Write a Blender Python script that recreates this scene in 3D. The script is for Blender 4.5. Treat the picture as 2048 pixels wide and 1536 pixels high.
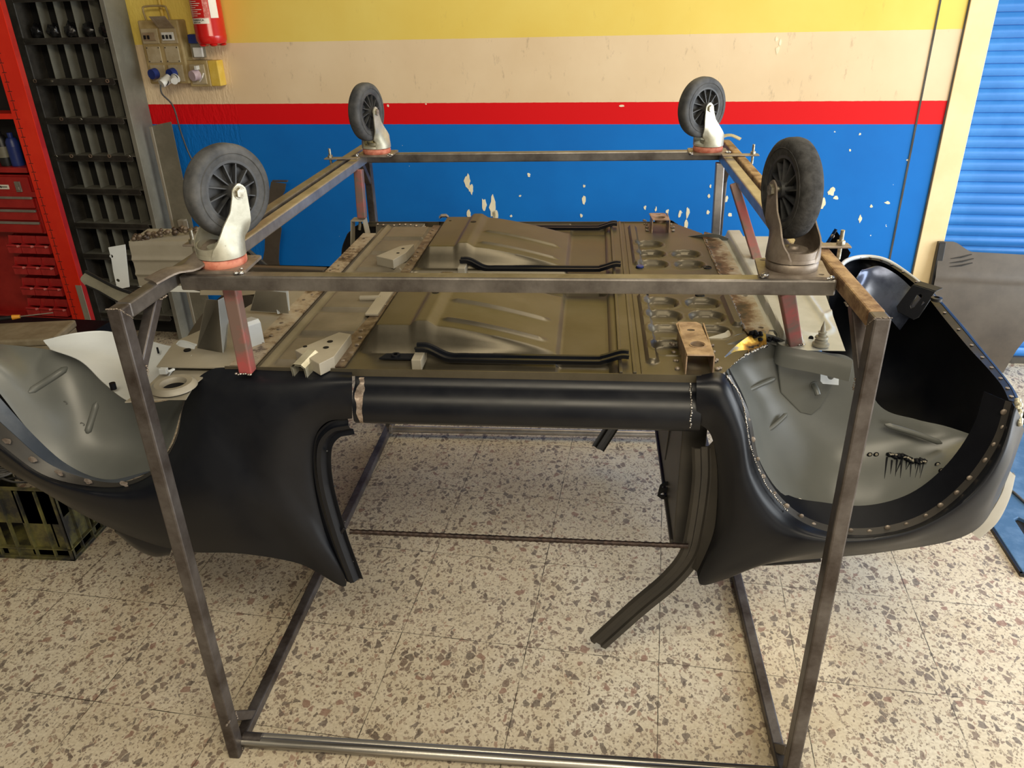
import bpy, bmesh, math, random
from mathutils import Vector, Matrix, noise
random.seed(7)
for o in list(bpy.data.objects): bpy.data.objects.remove(o)
S = bpy.context.scene
C = S.collection
V = Vector
# ---------------------------------------------------------------- camera
CP = V((0.1998, -1.3125, 1.7739)); PIT, YAW, ROL, FPX = .4621, .1092, -.0288, 1560.95
_f = V((-math.sin(YAW)*math.cos(PIT), math.cos(YAW)*math.cos(PIT), -math.sin(PIT)))
_r = V((math.cos(YAW), math.sin(YAW), 0)); _u = _r.cross(_f)
CR = _r*math.cos(ROL)+_u*math.sin(ROL); CU = -_r*math.sin(ROL)+_u*math.cos(ROL); CF = _f
cam = bpy.data.cameras.new('camera'); co = bpy.data.objects.new('camera', cam); C.objects.link(co)
cam.sensor_width = 36; cam.lens = FPX*36/2048; cam.clip_start = .02
co.matrix_world = Matrix(((CR.x, CU.x, -CF.x, CP.x), (CR.y, CU.y, -CF.y, CP.y), (CR.z, CU.z, -CF.z, CP.z), (0, 0, 0, 1)))
S.camera = co
# ---------------------------------------------------------------- light
S.view_settings.view_transform = 'Standard'; S.view_settings.look = 'None'; S.view_settings.gamma = 1
S.view_settings.exposure = 0.0
w = bpy.data.worlds.new('world'); S.world = w; w.use_nodes = True
w.node_tree.nodes['Background'].inputs[0].default_value = (1, .90, .76, 1)
w.node_tree.nodes['Background'].inputs[1].default_value = .09
PHI = -.084
def area(name, loc, aim, sx, sy, col, e):
    l = bpy.data.lights.new(name, 'AREA'); l.shape = 'RECTANGLE'; l.size = sx; l.size_y = sy; l.color = col; l.energy = e
    o = bpy.data.objects.new(name, l); C.objects.link(o); o.location = loc
    o.rotation_euler = (V(aim)-V(loc)).to_track_quat('-Z', 'Y').to_euler()
    return o
area('daylight_through_right_doorway', (4.0, .35, 1.25), (0, .9, .55), 3.4, 2.3, (.92, .97, 1), 192)
area('ceiling_light_over_bay', (1.5, 1.7, 3.9), (.9, 1.4, 0), 2.2, 1.2, (1, .88, .68), 62)
area('added_light_behind_camera', (.5, -1.9, 3.3), (0, .6, 0), 2.6, 1.0, (1, .88, .66), 100)  # added overhead behind the camera to brighten the floor under the body
area('added_fill_from_front', (2.4, -3.6, 1.5), (.2, 1.0, .1), 3.6, 2.2, (1, .93, .80), 45)  # added weak fill from the camera side, no opening known there
# ---------------------------------------------------------------- coordinates
cph, sph = math.cos(PHI), math.sin(PHI)
def RW(x, y, z=0): return V((x*cph-y*sph, x*sph+y*cph, z))          # room frame -> world
RM = Matrix.Rotation(PHI, 4, 'Z')
def ray(px, py): return CF+CR*((px-1024)/FPX)+CU*((768-py)/FPX)
def aY(px, py, y): d = ray(px, py); return CP+d*((y-CP.y)/d.y)
def aX(px, py, x): d = ray(px, py); return CP+d*((x-CP.x)/d.x)
def aZ(px, py, z): d = ray(px, py); return CP+d*((z-CP.z)/d.z)
def aR(px, py, yr):                                                 # measured on a plane parallel to the back wall, in room frame
    d = ray(px, py); n = V((-sph, cph, 0)); P = CP+d*((yr-CP.dot(n))/d.dot(n))
    return V((P.x*cph+P.y*sph, -P.x*sph+P.y*cph, P.z))
# ---------------------------------------------------------------- materials
def N(t, k, **kw):
    n = t.nodes.new(k)
    for a, b in kw.items(): setattr(n, a, b)
    return n
def ramp(t, src, stops, interp='LINEAR'):
    r = N(t, 'ShaderNodeValToRGB'); r.color_ramp.interpolation = interp
    e = r.color_ramp.elements
    while len(e) < len(stops): e.new(.5)
    for i, (p, c) in enumerate(stops):
        e[i].position = p; e[i].color = (*c, 1) if len(c) == 3 else c
    t.links.new(src, r.inputs[0]); return r.outputs[0]
def mixc(t, fac, a, b, mode='MIX'):
    m = N(t, 'ShaderNodeMix', data_type='RGBA', blend_type=mode)
    for i, s in ((0, fac), (6, a), (7, b)):
        if isinstance(s, (int, float)): m.inputs[i].default_value = s
        elif isinstance(s, tuple): m.inputs[i].default_value = (*s, 1)
        else: t.links.new(s, m.inputs[i])
    return m.outputs[2]
def math_(t, op, a, b=0, c=None):
    m = N(t, 'ShaderNodeMath', operation=op)
    for i, s in enumerate((a, b, c)):
        if s is None: continue
        if isinstance(s, (int, float)): m.inputs[i].default_value = s
        else: t.links.new(s, m.inputs[i])
    return m.outputs[0]
def newmat(name):
    m = bpy.data.materials.new(name); m.use_nodes = True; t = m.node_tree
    return m, t, t.nodes['Principled BSDF']
def co_obj(t): return N(t, 'ShaderNodeTexCoord').outputs['Object']
def noi(t, vec, sc, det=4, rough=.6, stretch=None):
    n = N(t, 'ShaderNodeTexNoise'); n.inputs['Scale'].default_value = sc; n.inputs['Detail'].default_value = det; n.inputs['Roughness'].default_value = rough
    if stretch:
        mp = N(t, 'ShaderNodeMapping'); mp.inputs['Scale'].default_value = stretch; t.links.new(vec, mp.inputs[0]); vec = mp.outputs[0]
    t.links.new(vec, n.inputs['Vector']); return n.outputs[0]
def bump(t, b, h, st=.2, d=.002):
    n = N(t, 'ShaderNodeBump'); n.inputs['Strength'].default_value = st; n.inputs['Distance'].default_value = d
    t.links.new(h, n.inputs['Height']); t.links.new(n.outputs[0], b.inputs['Normal'])
def pm(name, base, col2=None, rough=.5, metal=0., sc=12, lo=.42, hi=.62, stretch=None, bs=0., r2=None, spec=.5, bsc=None, coat=0):
    m, t, b = newmat(name); v = co_obj(t)
    b.inputs['Metallic'].default_value = metal; b.inputs['Roughness'].default_value = rough; b.inputs['Specular IOR Level'].default_value = spec
    b.inputs['Coat Weight'].default_value = coat; b.inputs['Coat Roughness'].default_value = .15
    f = noi(t, v, sc, 6, .65, stretch)
    if col2: t.links.new(ramp(t, f, [(lo, base), (hi, col2)]), b.inputs['Base Color'])
    else: b.inputs['Base Color'].default_value = (*base, 1)
    if r2 is not None: t.links.new(ramp(t, f, [(lo, (rough,)*3), (hi, (r2,)*3)]), b.inputs['Roughness'])
    if bs: bump(t, b, noi(t, v, bsc or sc*4, 4), bs)
    return m
M = {}
M['tube'] = pm('raw_steel_tube', (.055, .042, .036), (.17, .155, .15), .42, .6, 9, .35, .7, (1, 1, 1), .15)
M['tube_lit'] = pm('steel_tube_lit', (.095, .082, .074), (.26, .24, .22), .38, .65, 8, .35, .7, None, .12)  # same steel as the other tubes, brightness of lit rails put into colour
M['tube_light'] = pm('brushed_steel_tube', (.30, .27, .25), (.52, .48, .44), .38, .8, 14, .3, .7, None, .12)
M['tube_rust'] = pm('rusty_top_steel', (.16, .085, .045), (.42, .29, .16), .6, .45, 30, .38, .62, None, .3)
M['pipe'] = pm('streaked_steel_pipe', (.07, .06, .05), (.55, .52, .46), .34, .8, 40, .42, .58, (.02, 1, 1), .1)
M['redleg'] = pm('red_primed_tube', (.20, .13, .11), (.42, .09, .09), .5, .3, 7, .45, .62)
M['black'] = pm('black_electrocoat', (.0035, .0045, .008), (.0065, .0075, .011), .34, 0, 5, .4, .6, None, .05, .42, .34, 12)
M['black_dull'] = pm('dusty_black_primer', (.026, .024, .022), (.042, .037, .031), .42, 0, 6, .4, .65, None, .05)
M['floorpan'] = pm('floor_pan_dust_and_reflection', (.075, .064, .043), (.140, .121, .085), .36, .6, 5, .3, .72, None, .06, .46, .6, 60)  # black primer; dust and the warm wall reflection both put into the colour
M['tread'] = pm('worn_tread_rubber', (.016, .016, .017), (.05, .05, .052), .85, 0, 60, .35, .65, None, .8, bsc=90)
M['rubber'] = pm('grey_wheel_rubber', (.030, .032, .036), (.085, .085, .085), .7, 0, 20, .35, .65, None, .25)
M['hub'] = pm('dark_plastic_hub', (.020, .022, .026), (.05, .05, .05), .5, 0, 20)
M['bluedark'] = pm('blue_grey_primer', (.05, .062, .085), (.08, .095, .12), .4)
M['zinc'] = pm('dull_zinc_plating', (.40, .38, .29), (.58, .56, .46), .42, .55, 18, .35, .65, None, .12)
M['zinc_dark'] = pm('rusted_zinc_plating', (.13, .10, .08), (.34, .29, .24), .5, .5, 16, .3, .7, None, .12)
M['orange'] = pm('rusty_red_seal', (.42, .10, .06), (.62, .24, .16), .6, 0, 30)
M['bolt'] = pm('bolt_steel', (.25, .22, .16), (.5, .47, .38), .4, .8, 60)
M['white'] = pm('pale_primer_panel', (.50, .53, .55), (.60, .63, .64), .36, 0, 4, .3, .7, None, .04)
M['palegrey'] = pm('pale_grey_primer', (.36, .37, .34), (.46, .465, .43), .38, 0, 5)
M['grey'] = pm('grey_primer_panel', (.105, .112, .107), (.14, .145, .134), .34, 0, 4, .3, .7, None, .05, .42)
M['beige'] = pm('beige_dusty_primer', (.25, .225, .175), (.34, .31, .25), .45, 0, 5, .3, .7, None, .05)
M['bluemetal'] = pm('blued_steel_strip', (.05, .06, .10), (.14, .17, .25), .28, .6, 6)
M['copper'] = pm('copper_coloured_plate', (.28, .19, .13), (.52, .39, .28), .4, .55, 22, .4, .6, None, .15)
M['weld'] = pm('shiny_weld_bead', (.30, .28, .26), (.75, .73, .70), .25, .9, 90)
M['bare'] = pm('ground_bare_metal', (.26, .20, .16), (.52, .44, .38), .4, .6, 60)
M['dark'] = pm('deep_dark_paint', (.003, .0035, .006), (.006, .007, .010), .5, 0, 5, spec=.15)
M['cab'] = pm('olive_grey_cabinet_paint', (.165, .16, .13), (.22, .215, .175), .5, 0, 5)
M['cab_in'] = pm('shade_and_dark_parts', (.006, .006, .006), (.012, .012, .011), .8, 0, 5)  # cabinet inside near black: its shade is put into the colour
M['lip'] = pm('brown_grey_shelf_lip', (.045, .040, .034), (.075, .068, .056), .45, .2, 12)
M['sheetgrey'] = pm('olive_sheet_metal', (.17, .16, .12), (.24, .225, .17), .5, .1, 6)
M['cream'] = pm('cream_paint', (.80, .62, .34), (.86, .68, .40), .5, 0, 4)
M['creamlight'] = pm('cream_trim', (.72, .66, .48), (.80, .73, .55), .5)
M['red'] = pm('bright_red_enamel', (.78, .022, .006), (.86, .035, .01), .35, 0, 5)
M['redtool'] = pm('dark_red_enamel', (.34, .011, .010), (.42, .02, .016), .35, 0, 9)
M['redplastic'] = pm('red_plastic', (.42, .018, .018), (.52, .03, .028), .45, 0, 20)
M['pink'] = pm('worn_pink_edge', (.62, .12, .12), (.70, .2, .18), .5)
M['alu'] = pm('aluminium_strip', (.32, .29, .25), (.40, .37, .33), .4, .6)
M['blackplastic'] = pm('black_plastic', (.008, .008, .009), (.014, .014, .015), .4)
M['bag'] = pm('black_plastic_bag', (.006, .006, .007), (.02, .02, .02), .15, 0, 30, bs=.6)
M['crate'] = pm('stained_yellow_crate', (.030, .029, .026), (.20, .18, .05), .5, 0, 7, .45, .68)
M['yellow'] = pm('yellow_plastic', (.62, .42, .05), (.70, .50, .10), .45)
M['tanplastic'] = pm('tan_switchgear_plastic', (.30, .22, .09), (.42, .32, .15), .45, 0, 8)
M['tanlight'] = pm('pale_switchgear_cover', (.36, .29, .17), (.44, .37, .24), .4)
M['smoke'] = pm('smoky_window_plastic', (.26, .19, .11), (.34, .27, .18), .15)
M['blueplug'] = pm('blue_plastic', (.012, .028, .16), (.02, .04, .2), .4)
M['whiteplug'] = pm('white_plastic', (.62, .62, .58), (.7, .7, .66), .35)
M['lilac'] = pm('lilac_plastic', (.42, .32, .36), (.48, .38, .42), .4)
M['cable'] = pm('grey_cable', (.06, .06, .055), (.09, .085, .08), .5)
M['extred'] = pm('extinguisher_red', (.52, .008, .006), (.60, .012, .01), .25, 0, 5, coat=.4)
M['label'] = pm('white_label', (.80, .76, .66), (.86, .82, .72), .5)
M['labelred'] = pm('pink_red_label', (.55, .10, .08), (.75, .35, .30), .5, 0, 80)
M['ink'] = pm('black_ink', (.01, .01, .01), None, .6)
M['board'] = pm('blue_painted_plate', (.055, .13, .25), (.10, .19, .33), .5, 0, 14, bs=.2)
M['casebrown'] = pm('dusty_tan_case', (.20, .16, .10), (.28, .235, .16), .6, 0, 10)
M['orangeh'] = pm('orange_plastic', (.75, .30, .02), (.8, .36, .04), .4)
M['peel'] = pm('bare_plaster_patch', (.80, .72, .50), (.90, .84, .64), .8)
M['fender'] = pm('brown_black_primer', (.060, .048, .038), (.10, .082, .064), .38, 0, 6, .3, .7, None, .05)
M['rebar'] = pm('dark_rebar', (.022, .014, .012), (.06, .038, .03), .5, .5, 60)

def floor_mat():
    m, t, b = newmat('terrazzo_tiles'); v = co_obj(t)
    warp = N(t, 'ShaderNodeTexNoise'); warp.inputs['Scale'].default_value = 55; t.links.new(v, warp.inputs[0])
    va = N(t, 'ShaderNodeVectorMath', operation='MULTIPLY_ADD'); t.links.new(warp.outputs['Color'], va.inputs[0]); va.inputs[1].default_value = (.011,)*3; t.links.new(v, va.inputs[2])
    big = noi(t, v, 2.2, 5); fine = noi(t, v, 120, 4)
    base = ramp(t, big, [(.3, (.62, .52, .36)), (.5, (.72, .63, .47)), (.7, (.78, .71, .56))])
    base = mixc(t, .35, base, ramp(t, fine, [(.35, (.36, .30, .22)), (.65, (.74, .68, .56))]))
    col = base
    def chips(sc, thr, cols, edge, off):
        nonlocal col
        mp = N(t, 'ShaderNodeMapping'); mp.inputs['Location'].default_value = off; mp.inputs['Rotation'].default_value = (0, 0, off[0]); mp.inputs['Scale'].default_value = (1.2, .95, 1); t.links.new(va.outputs[0], mp.inputs[0])
        ve = N(t, 'ShaderNodeTexVoronoi', feature='DISTANCE_TO_EDGE', voronoi_dimensions='2D'); ve.inputs['Scale'].default_value = sc; t.links.new(mp.outputs[0], ve.inputs['Vector'])
        vc = N(t, 'ShaderNodeTexVoronoi', feature='F1', voronoi_dimensions='2D'); vc.inputs['Scale'].default_value = sc; t.links.new(mp.outputs[0], vc.inputs['Vector'])
        sx = N(t, 'ShaderNodeSeparateColor'); t.links.new(vc.outputs['Color'], sx.inputs[0])
        a = math_(t, 'LESS_THAN', sx.outputs[0], thr)
        # every cell gets its own margin so that the chips differ in size
        mg = math_(t, 'MULTIPLY_ADD', sx.outputs[2], edge*1.6, edge*.4)
        e = math_(t, 'GREATER_THAN', ve.outputs['Distance'], mg)
        k = math_(t, 'MULTIPLY', a, e)
        cc = ramp(t, sx.outputs[1], cols, 'CONSTANT')
        cc = mixc(t, .25, cc, ramp(t, fine, [(.3, (.05, .04, .03)), (.7, (.5, .42, .34))]))
        col = mixc(t, math_(t, 'MULTIPLY', k, .80), col, cc)
    chips(150, .30, [(0, (.34, .27, .19)), (.3, (.22, .16, .12)), (.55, (.46, .36, .27)), (.8, (.30, .24, .19))], .08, (3.1, 1.2, 0))
    chips(75, .22, [(0, (.20, .13, .10)), (.3, (.40, .30, .22)), (.55, (.12, .09, .075)), (.75, (.42, .26, .19)), (.9, (.30, .25, .20))], .10, (.7, 5.2, 0))
    chips(40, .15, [(0, (.10, .075, .065)), (.35, (.17, .11, .085)), (.6, (.13, .10, .09)), (.8, (.30, .15, .11))], .12, (2.2, .4, 0))
    # joints between tiles
    sp = N(t, 'ShaderNodeSeparateXYZ'); jw = N(t, 'ShaderNodeVectorMath', operation='MULTIPLY_ADD'); t.links.new(warp.outputs['Color'], jw.inputs[0]); jw.inputs[1].default_value = (.003,)*3; t.links.new(v, jw.inputs[2]); t.links.new(jw.outputs[0], sp.inputs[0])
    js = []
    for ax in (0, 1):
        q = math_(t, 'DIVIDE', sp.outputs[ax], .3953); q = math_(t, 'FRACT', math_(t, 'ADD', q, 100.5)); q = math_(t, 'ABSOLUTE', math_(t, 'SUBTRACT', q, .5))
        js.append(math_(t, 'LESS_THAN', q, .0036))
    j = math_(t, 'MAXIMUM', js[0], js[1])
    j = math_(t, 'MULTIPLY', j, ramp(t, noi(t, v, 9, 3), [(.35, (.25,)*3), (.6, (.95,)*3)]))
    col = mixc(t, j, col, (.045, .036, .026))
    dirt = ramp(t, noi(t, v, 1.3, 6, .7), [(.42, (1, 1, 1)), (.72, (.80, .74, .64))])
    col = mixc(t, 1.0, col, dirt, 'MULTIPLY')
    t.links.new(col, b.inputs['Base Color']); b.inputs['Roughness'].default_value = .42
    bump(t, b, j, -.3, .001)
    return m
def wall_mat():
    # painted stripes; object z is the height above the floor, object x runs along the wall
    m, t, b = newmat('striped_wall_paint'); v = co_obj(t)
    sp = N(t, 'ShaderNodeSeparateXYZ'); t.links.new(v, sp.inputs[0])
    z = math_(t, 'ADD', sp.outputs[2], math_(t, 'MULTIPLY', math_(t, 'SUBTRACT', noi(t, v, 30, 2), .5), .003))
    n1 = noi(t, v, 1.5, 5); n2 = noi(t, v, 14, 6, .7)
    yel = ramp(t, n1, [(.3, (.80, .58, .11)), (.7, (.86, .68, .17))])
    crm = ramp(t, n1, [(.3, (.74, .56, .35)), (.7, (.84, .67, .45))])
    crm = mixc(t, ramp(t, noi(t, v, 22, 6, .75, (1, 1, .35)), [(.60, (0, 0, 0)), (.72, (.6, .6, .6))]), crm, (.42, .31, .20))
    yel = mixc(t, ramp(t, noi(t, v, 22, 6, .75, (1, 1, .35)), [(.62, (0, 0, 0)), (.78, (.4, .4, .4))]), yel, (.55, .36, .10))
    red = (.72, .004, .008)
    blu = ramp(t, n1, [(.3, (.003, .140, .52)), (.7, (.004, .18, .62))])
    spots = math_(t, 'MULTIPLY', math_(t, 'GREATER_THAN', noi(t, v, 46, 2, .5), .765), math_(t, 'GREATER_THAN', noi(t, v, 3, 3), .50))
    blu = mixc(t, spots, blu, (.75, .78, .66))
    blu = mixc(t, ramp(t, noi(t, v, 30, 6, .8, (1, 1, .2)), [(.66, (0, 0, 0)), (.74, (.3, .3, .3))]), blu, (.20, .42, .75))
    c = mixc(t, math_(t, 'GREATER_THAN', z, 1.198), blu, red)
    c = mixc(t, math_(t, 'GREATER_THAN', z, 1.300), c, crm)
    c = mixc(t, math_(t, 'GREATER_THAN', z, 1.593), c, yel)
    t.links.new(c, b.inputs['Base Color']); b.inputs['Roughness'].default_value = .5; b.inputs['Specular IOR Level'].default_value = .25
    # the bay beside the cabinet is coarse brushed plaster
    rough = noi(t, v, 75, 3, .6, (1, 1, .35)); lum = noi(t, v, 7, 5)
    mask = math_(t, 'LESS_THAN', sp.outputs[0], -1.905)
    h = math_(t, 'ADD', math_(t, 'MULTIPLY', math_(t, 'MULTIPLY', rough, mask), 3), math_(t, 'MULTIPLY', lum, .35))
    bump(t, b, h, .45, .003)
    return m
M['floor'] = floor_mat(); M['wall'] = wall_mat()
M['shutter'] = pm('blue_shutter_enamel', (.03, .185, .56), (.05, .24, .66), .30, .1, 3, coat=.2)
# ---------------------------------------------------------------- mesh helpers
WM = {}
def mk(name, bm, mat, parent=None, world=True, smooth=None, loc=None, rot=None, bevel=0, mw=None, recalc=True):
    if recalc: bmesh.ops.recalc_face_normals(bm, faces=bm.faces)
    base = WM.get(parent.name, Matrix()) if parent else Matrix()
    if mw is not None: own = mw
    elif loc is not None: own = base @ Matrix.Translation(loc) @ (rot.to_matrix().to_4x4() if rot else Matrix())
    else: own = base.copy()
    if world and not (mw is None and loc is None and parent is None): bm.transform(own.inverted())
    me = bpy.data.meshes.new(name); bm.to_mesh(me); bm.free()
    for m in (mat if isinstance(mat, (list, tuple)) else [mat]): me.materials.append(M[m] if isinstance(m, str) else m)
    o = bpy.data.objects.new(name, me); C.objects.link(o)
    if parent: o.parent = parent
    o.matrix_local = base.inverted() @ own
    WM[o.name] = own
    if smooth is not None:
        for p in me.polygons: p.use_smooth = True
        me.set_sharp_from_angle(angle=math.radians(smooth))
    if bevel:
        b = o.modifiers.new('bevel', 'BEVEL'); b.width = bevel; b.segments = 2; b.limit_method = 'ANGLE'; b.angle_limit = .6
    return o
def tag(o, label=None, cat=None, group=None, kind=None):
    for k, v in (('label', label), ('category', cat), ('group', group), ('kind', kind)):
        if v: o[k] = v
    return o
def thing(name, label, cat, loc=(0, 0, 0), rz=0., group=None):
    o = bpy.data.objects.new(name, None); C.objects.link(o); o.empty_display_size = .05
    m = Matrix.Translation(V(loc)) @ Matrix.Rotation(rz, 4, 'Z'); o.matrix_local = m; WM[o.name] = m
    return tag(o, label, cat, group)
def bx(bm, c, s, rot=None):
    r = bmesh.ops.create_cube(bm, size=1); m = Matrix.Translation(V(c)) @ (rot if rot else Matrix()) @ Matrix.Diagonal((*s, 1))
    bmesh.ops.transform(bm, matrix=m, verts=r['verts']); return r['verts']
def bb(bm, a, b):
    a = V(a); b = V(b); return bx(bm, (a+b)/2, [abs(b[i]-a[i]) for i in range(3)])
def frame_of(d, up=(0, 0, 1)):
    d = V(d).normalized(); u = V(up)
    if abs(d.dot(u)) > .98: u = V((0, 1, 0))
    s = d.cross(u).normalized(); u2 = s.cross(d)
    return s, u2, d
def tube(bm, a, b, w=.03, h=.03, up=(0, 0, 1), ext=0):
    a = V(a); b = V(b); s, u, d = frame_of(b-a, up); a = a-d*ext; b = b+d*ext; L = (b-a).length
    m = Matrix(((s.x, u.x, d.x, 0), (s.y, u.y, d.y, 0), (s.z, u.z, d.z, 0), (0, 0, 0, 1)))
    return bx(bm, (a+b)/2, (w, h, L), m)
def cyl(bm, a, b, r, r2=None, n=20, cap=True):
    a = V(a); b = V(b); s, u, d = frame_of(b-a); L = (b-a).length
    q = bmesh.ops.create_cone(bm, cap_ends=cap, segments=n, radius1=r, radius2=r if r2 is None else r2, depth=L)
    m = Matrix(((s.x, u.x, d.x, 0), (s.y, u.y, d.y, 0), (s.z, u.z, d.z, 0), (0, 0, 0, 1)))
    bmesh.ops.transform(bm, matrix=Matrix.Translation((a+b)/2) @ m, verts=q['verts']); return q['verts']
def lathe(bm, prof, n=40, mat=Matrix(), closed=False):
    rings = []
    for r, z in prof:
        rings.append([bm.verts.new(mat @ V((r*math.cos(2*math.pi*i/n), r*math.sin(2*math.pi*i/n), z))) for i in range(n)])
    k = len(rings); fs = []
    for j in range(k if closed else k-1):
        A = rings[j]; B = rings[(j+1) % k]
        for i in range(n): fs.append(bm.faces.new((A[i], A[(i+1) % n], B[(i+1) % n], B[i])))
    return fs
def cr(ps, t):
    n = len(ps)-1; x = min(max(t, 0), 1)*n; i = min(int(x), n-1); f = x-i
    p1, p2 = ps[i], ps[i+1]; p0 = ps[i-1] if i > 0 else p1*2-p2; p3 = ps[i+2] if i+2 <= n else p2*2-p1
    return .5*((2*p1)+(p2-p0)*f+(2*p0-5*p1+4*p2-p3)*f*f+(3*p1-p0-3*p2+p3)*f**3)
def loft(curves, nu=60, nv=12, thick=.0, sm=True, mir=False):
    """surface through 3D polylines (same point count), optional sheet thickness"""
    curves = [[V(p) for p in c] for c in curves]; bm = bmesh.new(); g = []
    for j in range(nv+1):
        row = []
        for i in range(nu+1):
            col = [cr(c, i/nu) for c in curves]
            row.append(bm.verts.new(cr(col, j/nv)))
        g.append(row)
    fs = [bm.faces.new((g[j][i], g[j][i+1], g[j+1][i+1], g[j+1][i])) for j in range(nv) for i in range(nu)]
    if thick: shell(bm, thick)
    if mir:
        bmesh.ops.transform(bm, matrix=MIR, verts=bm.verts)
    return bm
def shell(bm, th):
    bm.normal_update(); g = bmesh.ops.solidify(bm, geom=bm.faces[:], thickness=th)
MIR = Matrix(((1, 0, 0, 0), (0, -1, 0, 1.89), (0, 0, 1, 0), (0, 0, 0, 1)))      # the far side of the body mirrors the near one
def sweep(bm, pts, r, n=8, closed=False, cap=True):
    pts = [V(p) for p in pts]; rings = []; k = len(pts); prev = None
    for i, p in enumerate(pts):
        d = (pts[min(i+1, k-1)]-pts[max(i-1, 0)]).normalized()
        if prev is None: s, u, _ = frame_of(d)
        else: s = (prev-d*prev.dot(d)).normalized(); u = s.cross(d)*-1
        u = d.cross(s); prev = s; rr = r[i] if isinstance(r, (list, tuple)) else r
        rings.append([bm.verts.new(p+(s*math.cos(2*math.pi*a/n)+u*math.sin(2*math.pi*a/n))*rr) for a in range(n)])
    for i in range(k-1):
        for a in range(n): bm.faces.new((rings[i][a], rings[i][(a+1) % n], rings[i+1][(a+1) % n], rings[i+1][a]))
    if cap: bm.faces.new(rings[0][::-1]); bm.faces.new(rings[-1])
def spline(ps, n): ps = [V(p) for p in ps]; return [cr(ps, i/n) for i in range(n+1)]
def prof_sweep(bm, path, prof, up=(0, 0, 1), cap=True):
    """profile [(a,b)] swept along path; a sideways, b along up"""
    path = [V(p) for p in path]; k = len(path); R = []
    for i, p in enumerate(path):
        d = (path[min(i+1, k-1)]-path[max(i-1, 0)]).normalized(); u = V(up[i]) if isinstance(up, list) else V(up)
        s = d.cross(u).normalized(); u2 = s.cross(d)
        R.append([bm.verts.new(p+s*a+u2*b) for a, b in prof])
    m = len(prof)
    for i in range(k-1):
        for a in range(m): bm.faces.new((R[i][a], R[i][(a+1) % m], R[i+1][(a+1) % m], R[i+1][a]))
    if cap: bm.faces.new(R[0][::-1]); bm.faces.new(R[-1])
def circ(cx, cy, r, n=16, ry=None, rot=0):
    out = []
    for i in range(n):
        a = 2*math.pi*i/n; x = r*math.cos(a); y = (ry or r)*math.sin(a)
        out.append((cx+x*math.cos(rot)-y*math.sin(rot), cy+x*math.sin(rot)+y*math.cos(rot)))
    return out
def plate(outline, th, fn=None, holes=(), bm=None):
    """flat sheet from a 2D outline with real holes; fn maps (u,v,w) to 3D, w = 0 or th"""
    if bm is None:
        bm = globals().get('bm')
        if not (bm is not None and bm.is_valid and len(bm.verts) == 0): bm = bmesh.new()
    fn = fn or (lambda u, v, w: V((u, v, w)))
    tmp = bmesh.new(); es = []; loops = []
    for lp in [outline, *holes]:
        vs = [tmp.verts.new((u*80, v*80, 0)) for u, v in lp]; loops.append(vs)
        es += [tmp.edges.new((vs[i], vs[(i+1) % len(vs)])) for i in range(len(vs))]
    bmesh.ops.triangle_fill(tmp, use_beauty=True, edges=es, use_dissolve=False)
    tmp.verts.index_update(); A = {}; B = {}
    for v in tmp.verts:
        A[v.index] = bm.verts.new(fn(v.co.x/80, v.co.y/80, 0)); B[v.index] = bm.verts.new(fn(v.co.x/80, v.co.y/80, th))
    for f in tmp.faces:
        ids = [v.index for v in f.verts]
        bm.faces.new([B[i] for i in ids]); bm.faces.new([A[i] for i in ids][::-1])
    for vs in loops:
        for i in range(len(vs)):
            a, b = vs[i].index, vs[(i+1) % len(vs)].index
            bm.faces.new((A[a], A[b], B[b], B[a]))
    tmp.free(); return bm
def on(o, ux, uy, un):
    o = V(o); ux = V(ux).normalized(); uy = V(uy).normalized(); un = V(un).normalized()
    return lambda u, v, w: o+ux*u+uy*v+un*w
def ss(a, b, x):
    if a == b: return float(x > a)
    t = min(max((x-a)/(b-a), 0), 1); return t*t*(3-2*t)
def sl(a, b, x): return min(max((x-a)/(b-a), 0), 1)
def hfield(x0, x1, y0, y1, fn, step=.005, th=0):
    nx = int((x1-x0)/step); ny = int((y1-y0)/step); bm = bmesh.new()
    g = [[bm.verts.new((x0+(x1-x0)*i/nx, y0+(y1-y0)*j/ny, fn(x0+(x1-x0)*i/nx, y0+(y1-y0)*j/ny))) for i in range(nx+1)] for j in range(ny+1)]
    for j in range(ny):
        for i in range(nx): bm.faces.new((g[j][i], g[j][i+1], g[j+1][i+1], g[j+1][i]))
    return bm
def blob_line(bm, pts, r, n, jit=.3, sq=.6):
    """a row of weld beads along a line"""
    pts = [V(p) for p in pts]
    for i in range(n):
        p = cr(pts, (i+.5)/n)+V([random.uniform(-1, 1)*r*jit for _ in range(3)]); q = bmesh.ops.create_icosphere(bm, subdivisions=1, radius=r*random.uniform(.7, 1.25))
        bmesh.ops.transform(bm, matrix=Matrix.Translation(p) @ Matrix.Diagonal((1, 1, sq, 1)), verts=q['verts'])
TXT = {}
def text_mesh(name, s, size, mw, mat, parent, ext=.0003, align='LEFT'):
    cu = bpy.data.curves.new(name, 'FONT'); cu.body = s; cu.size = size; cu.extrude = ext; cu.align_x = align
    o = bpy.data.objects.new(name, cu); C.objects.link(o); bpy.context.view_layer.update()
    me = bpy.data.meshes.new_from_object(o.evaluated_get(bpy.context.evaluated_depsgraph_get())); C.objects.unlink(o); bpy.data.objects.remove(o)
    bm = bmesh.new(); bm.from_mesh(me); bpy.data.meshes.remove(me); bm.transform(mw)
    return mk(name, bm, mat, parent)
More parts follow.
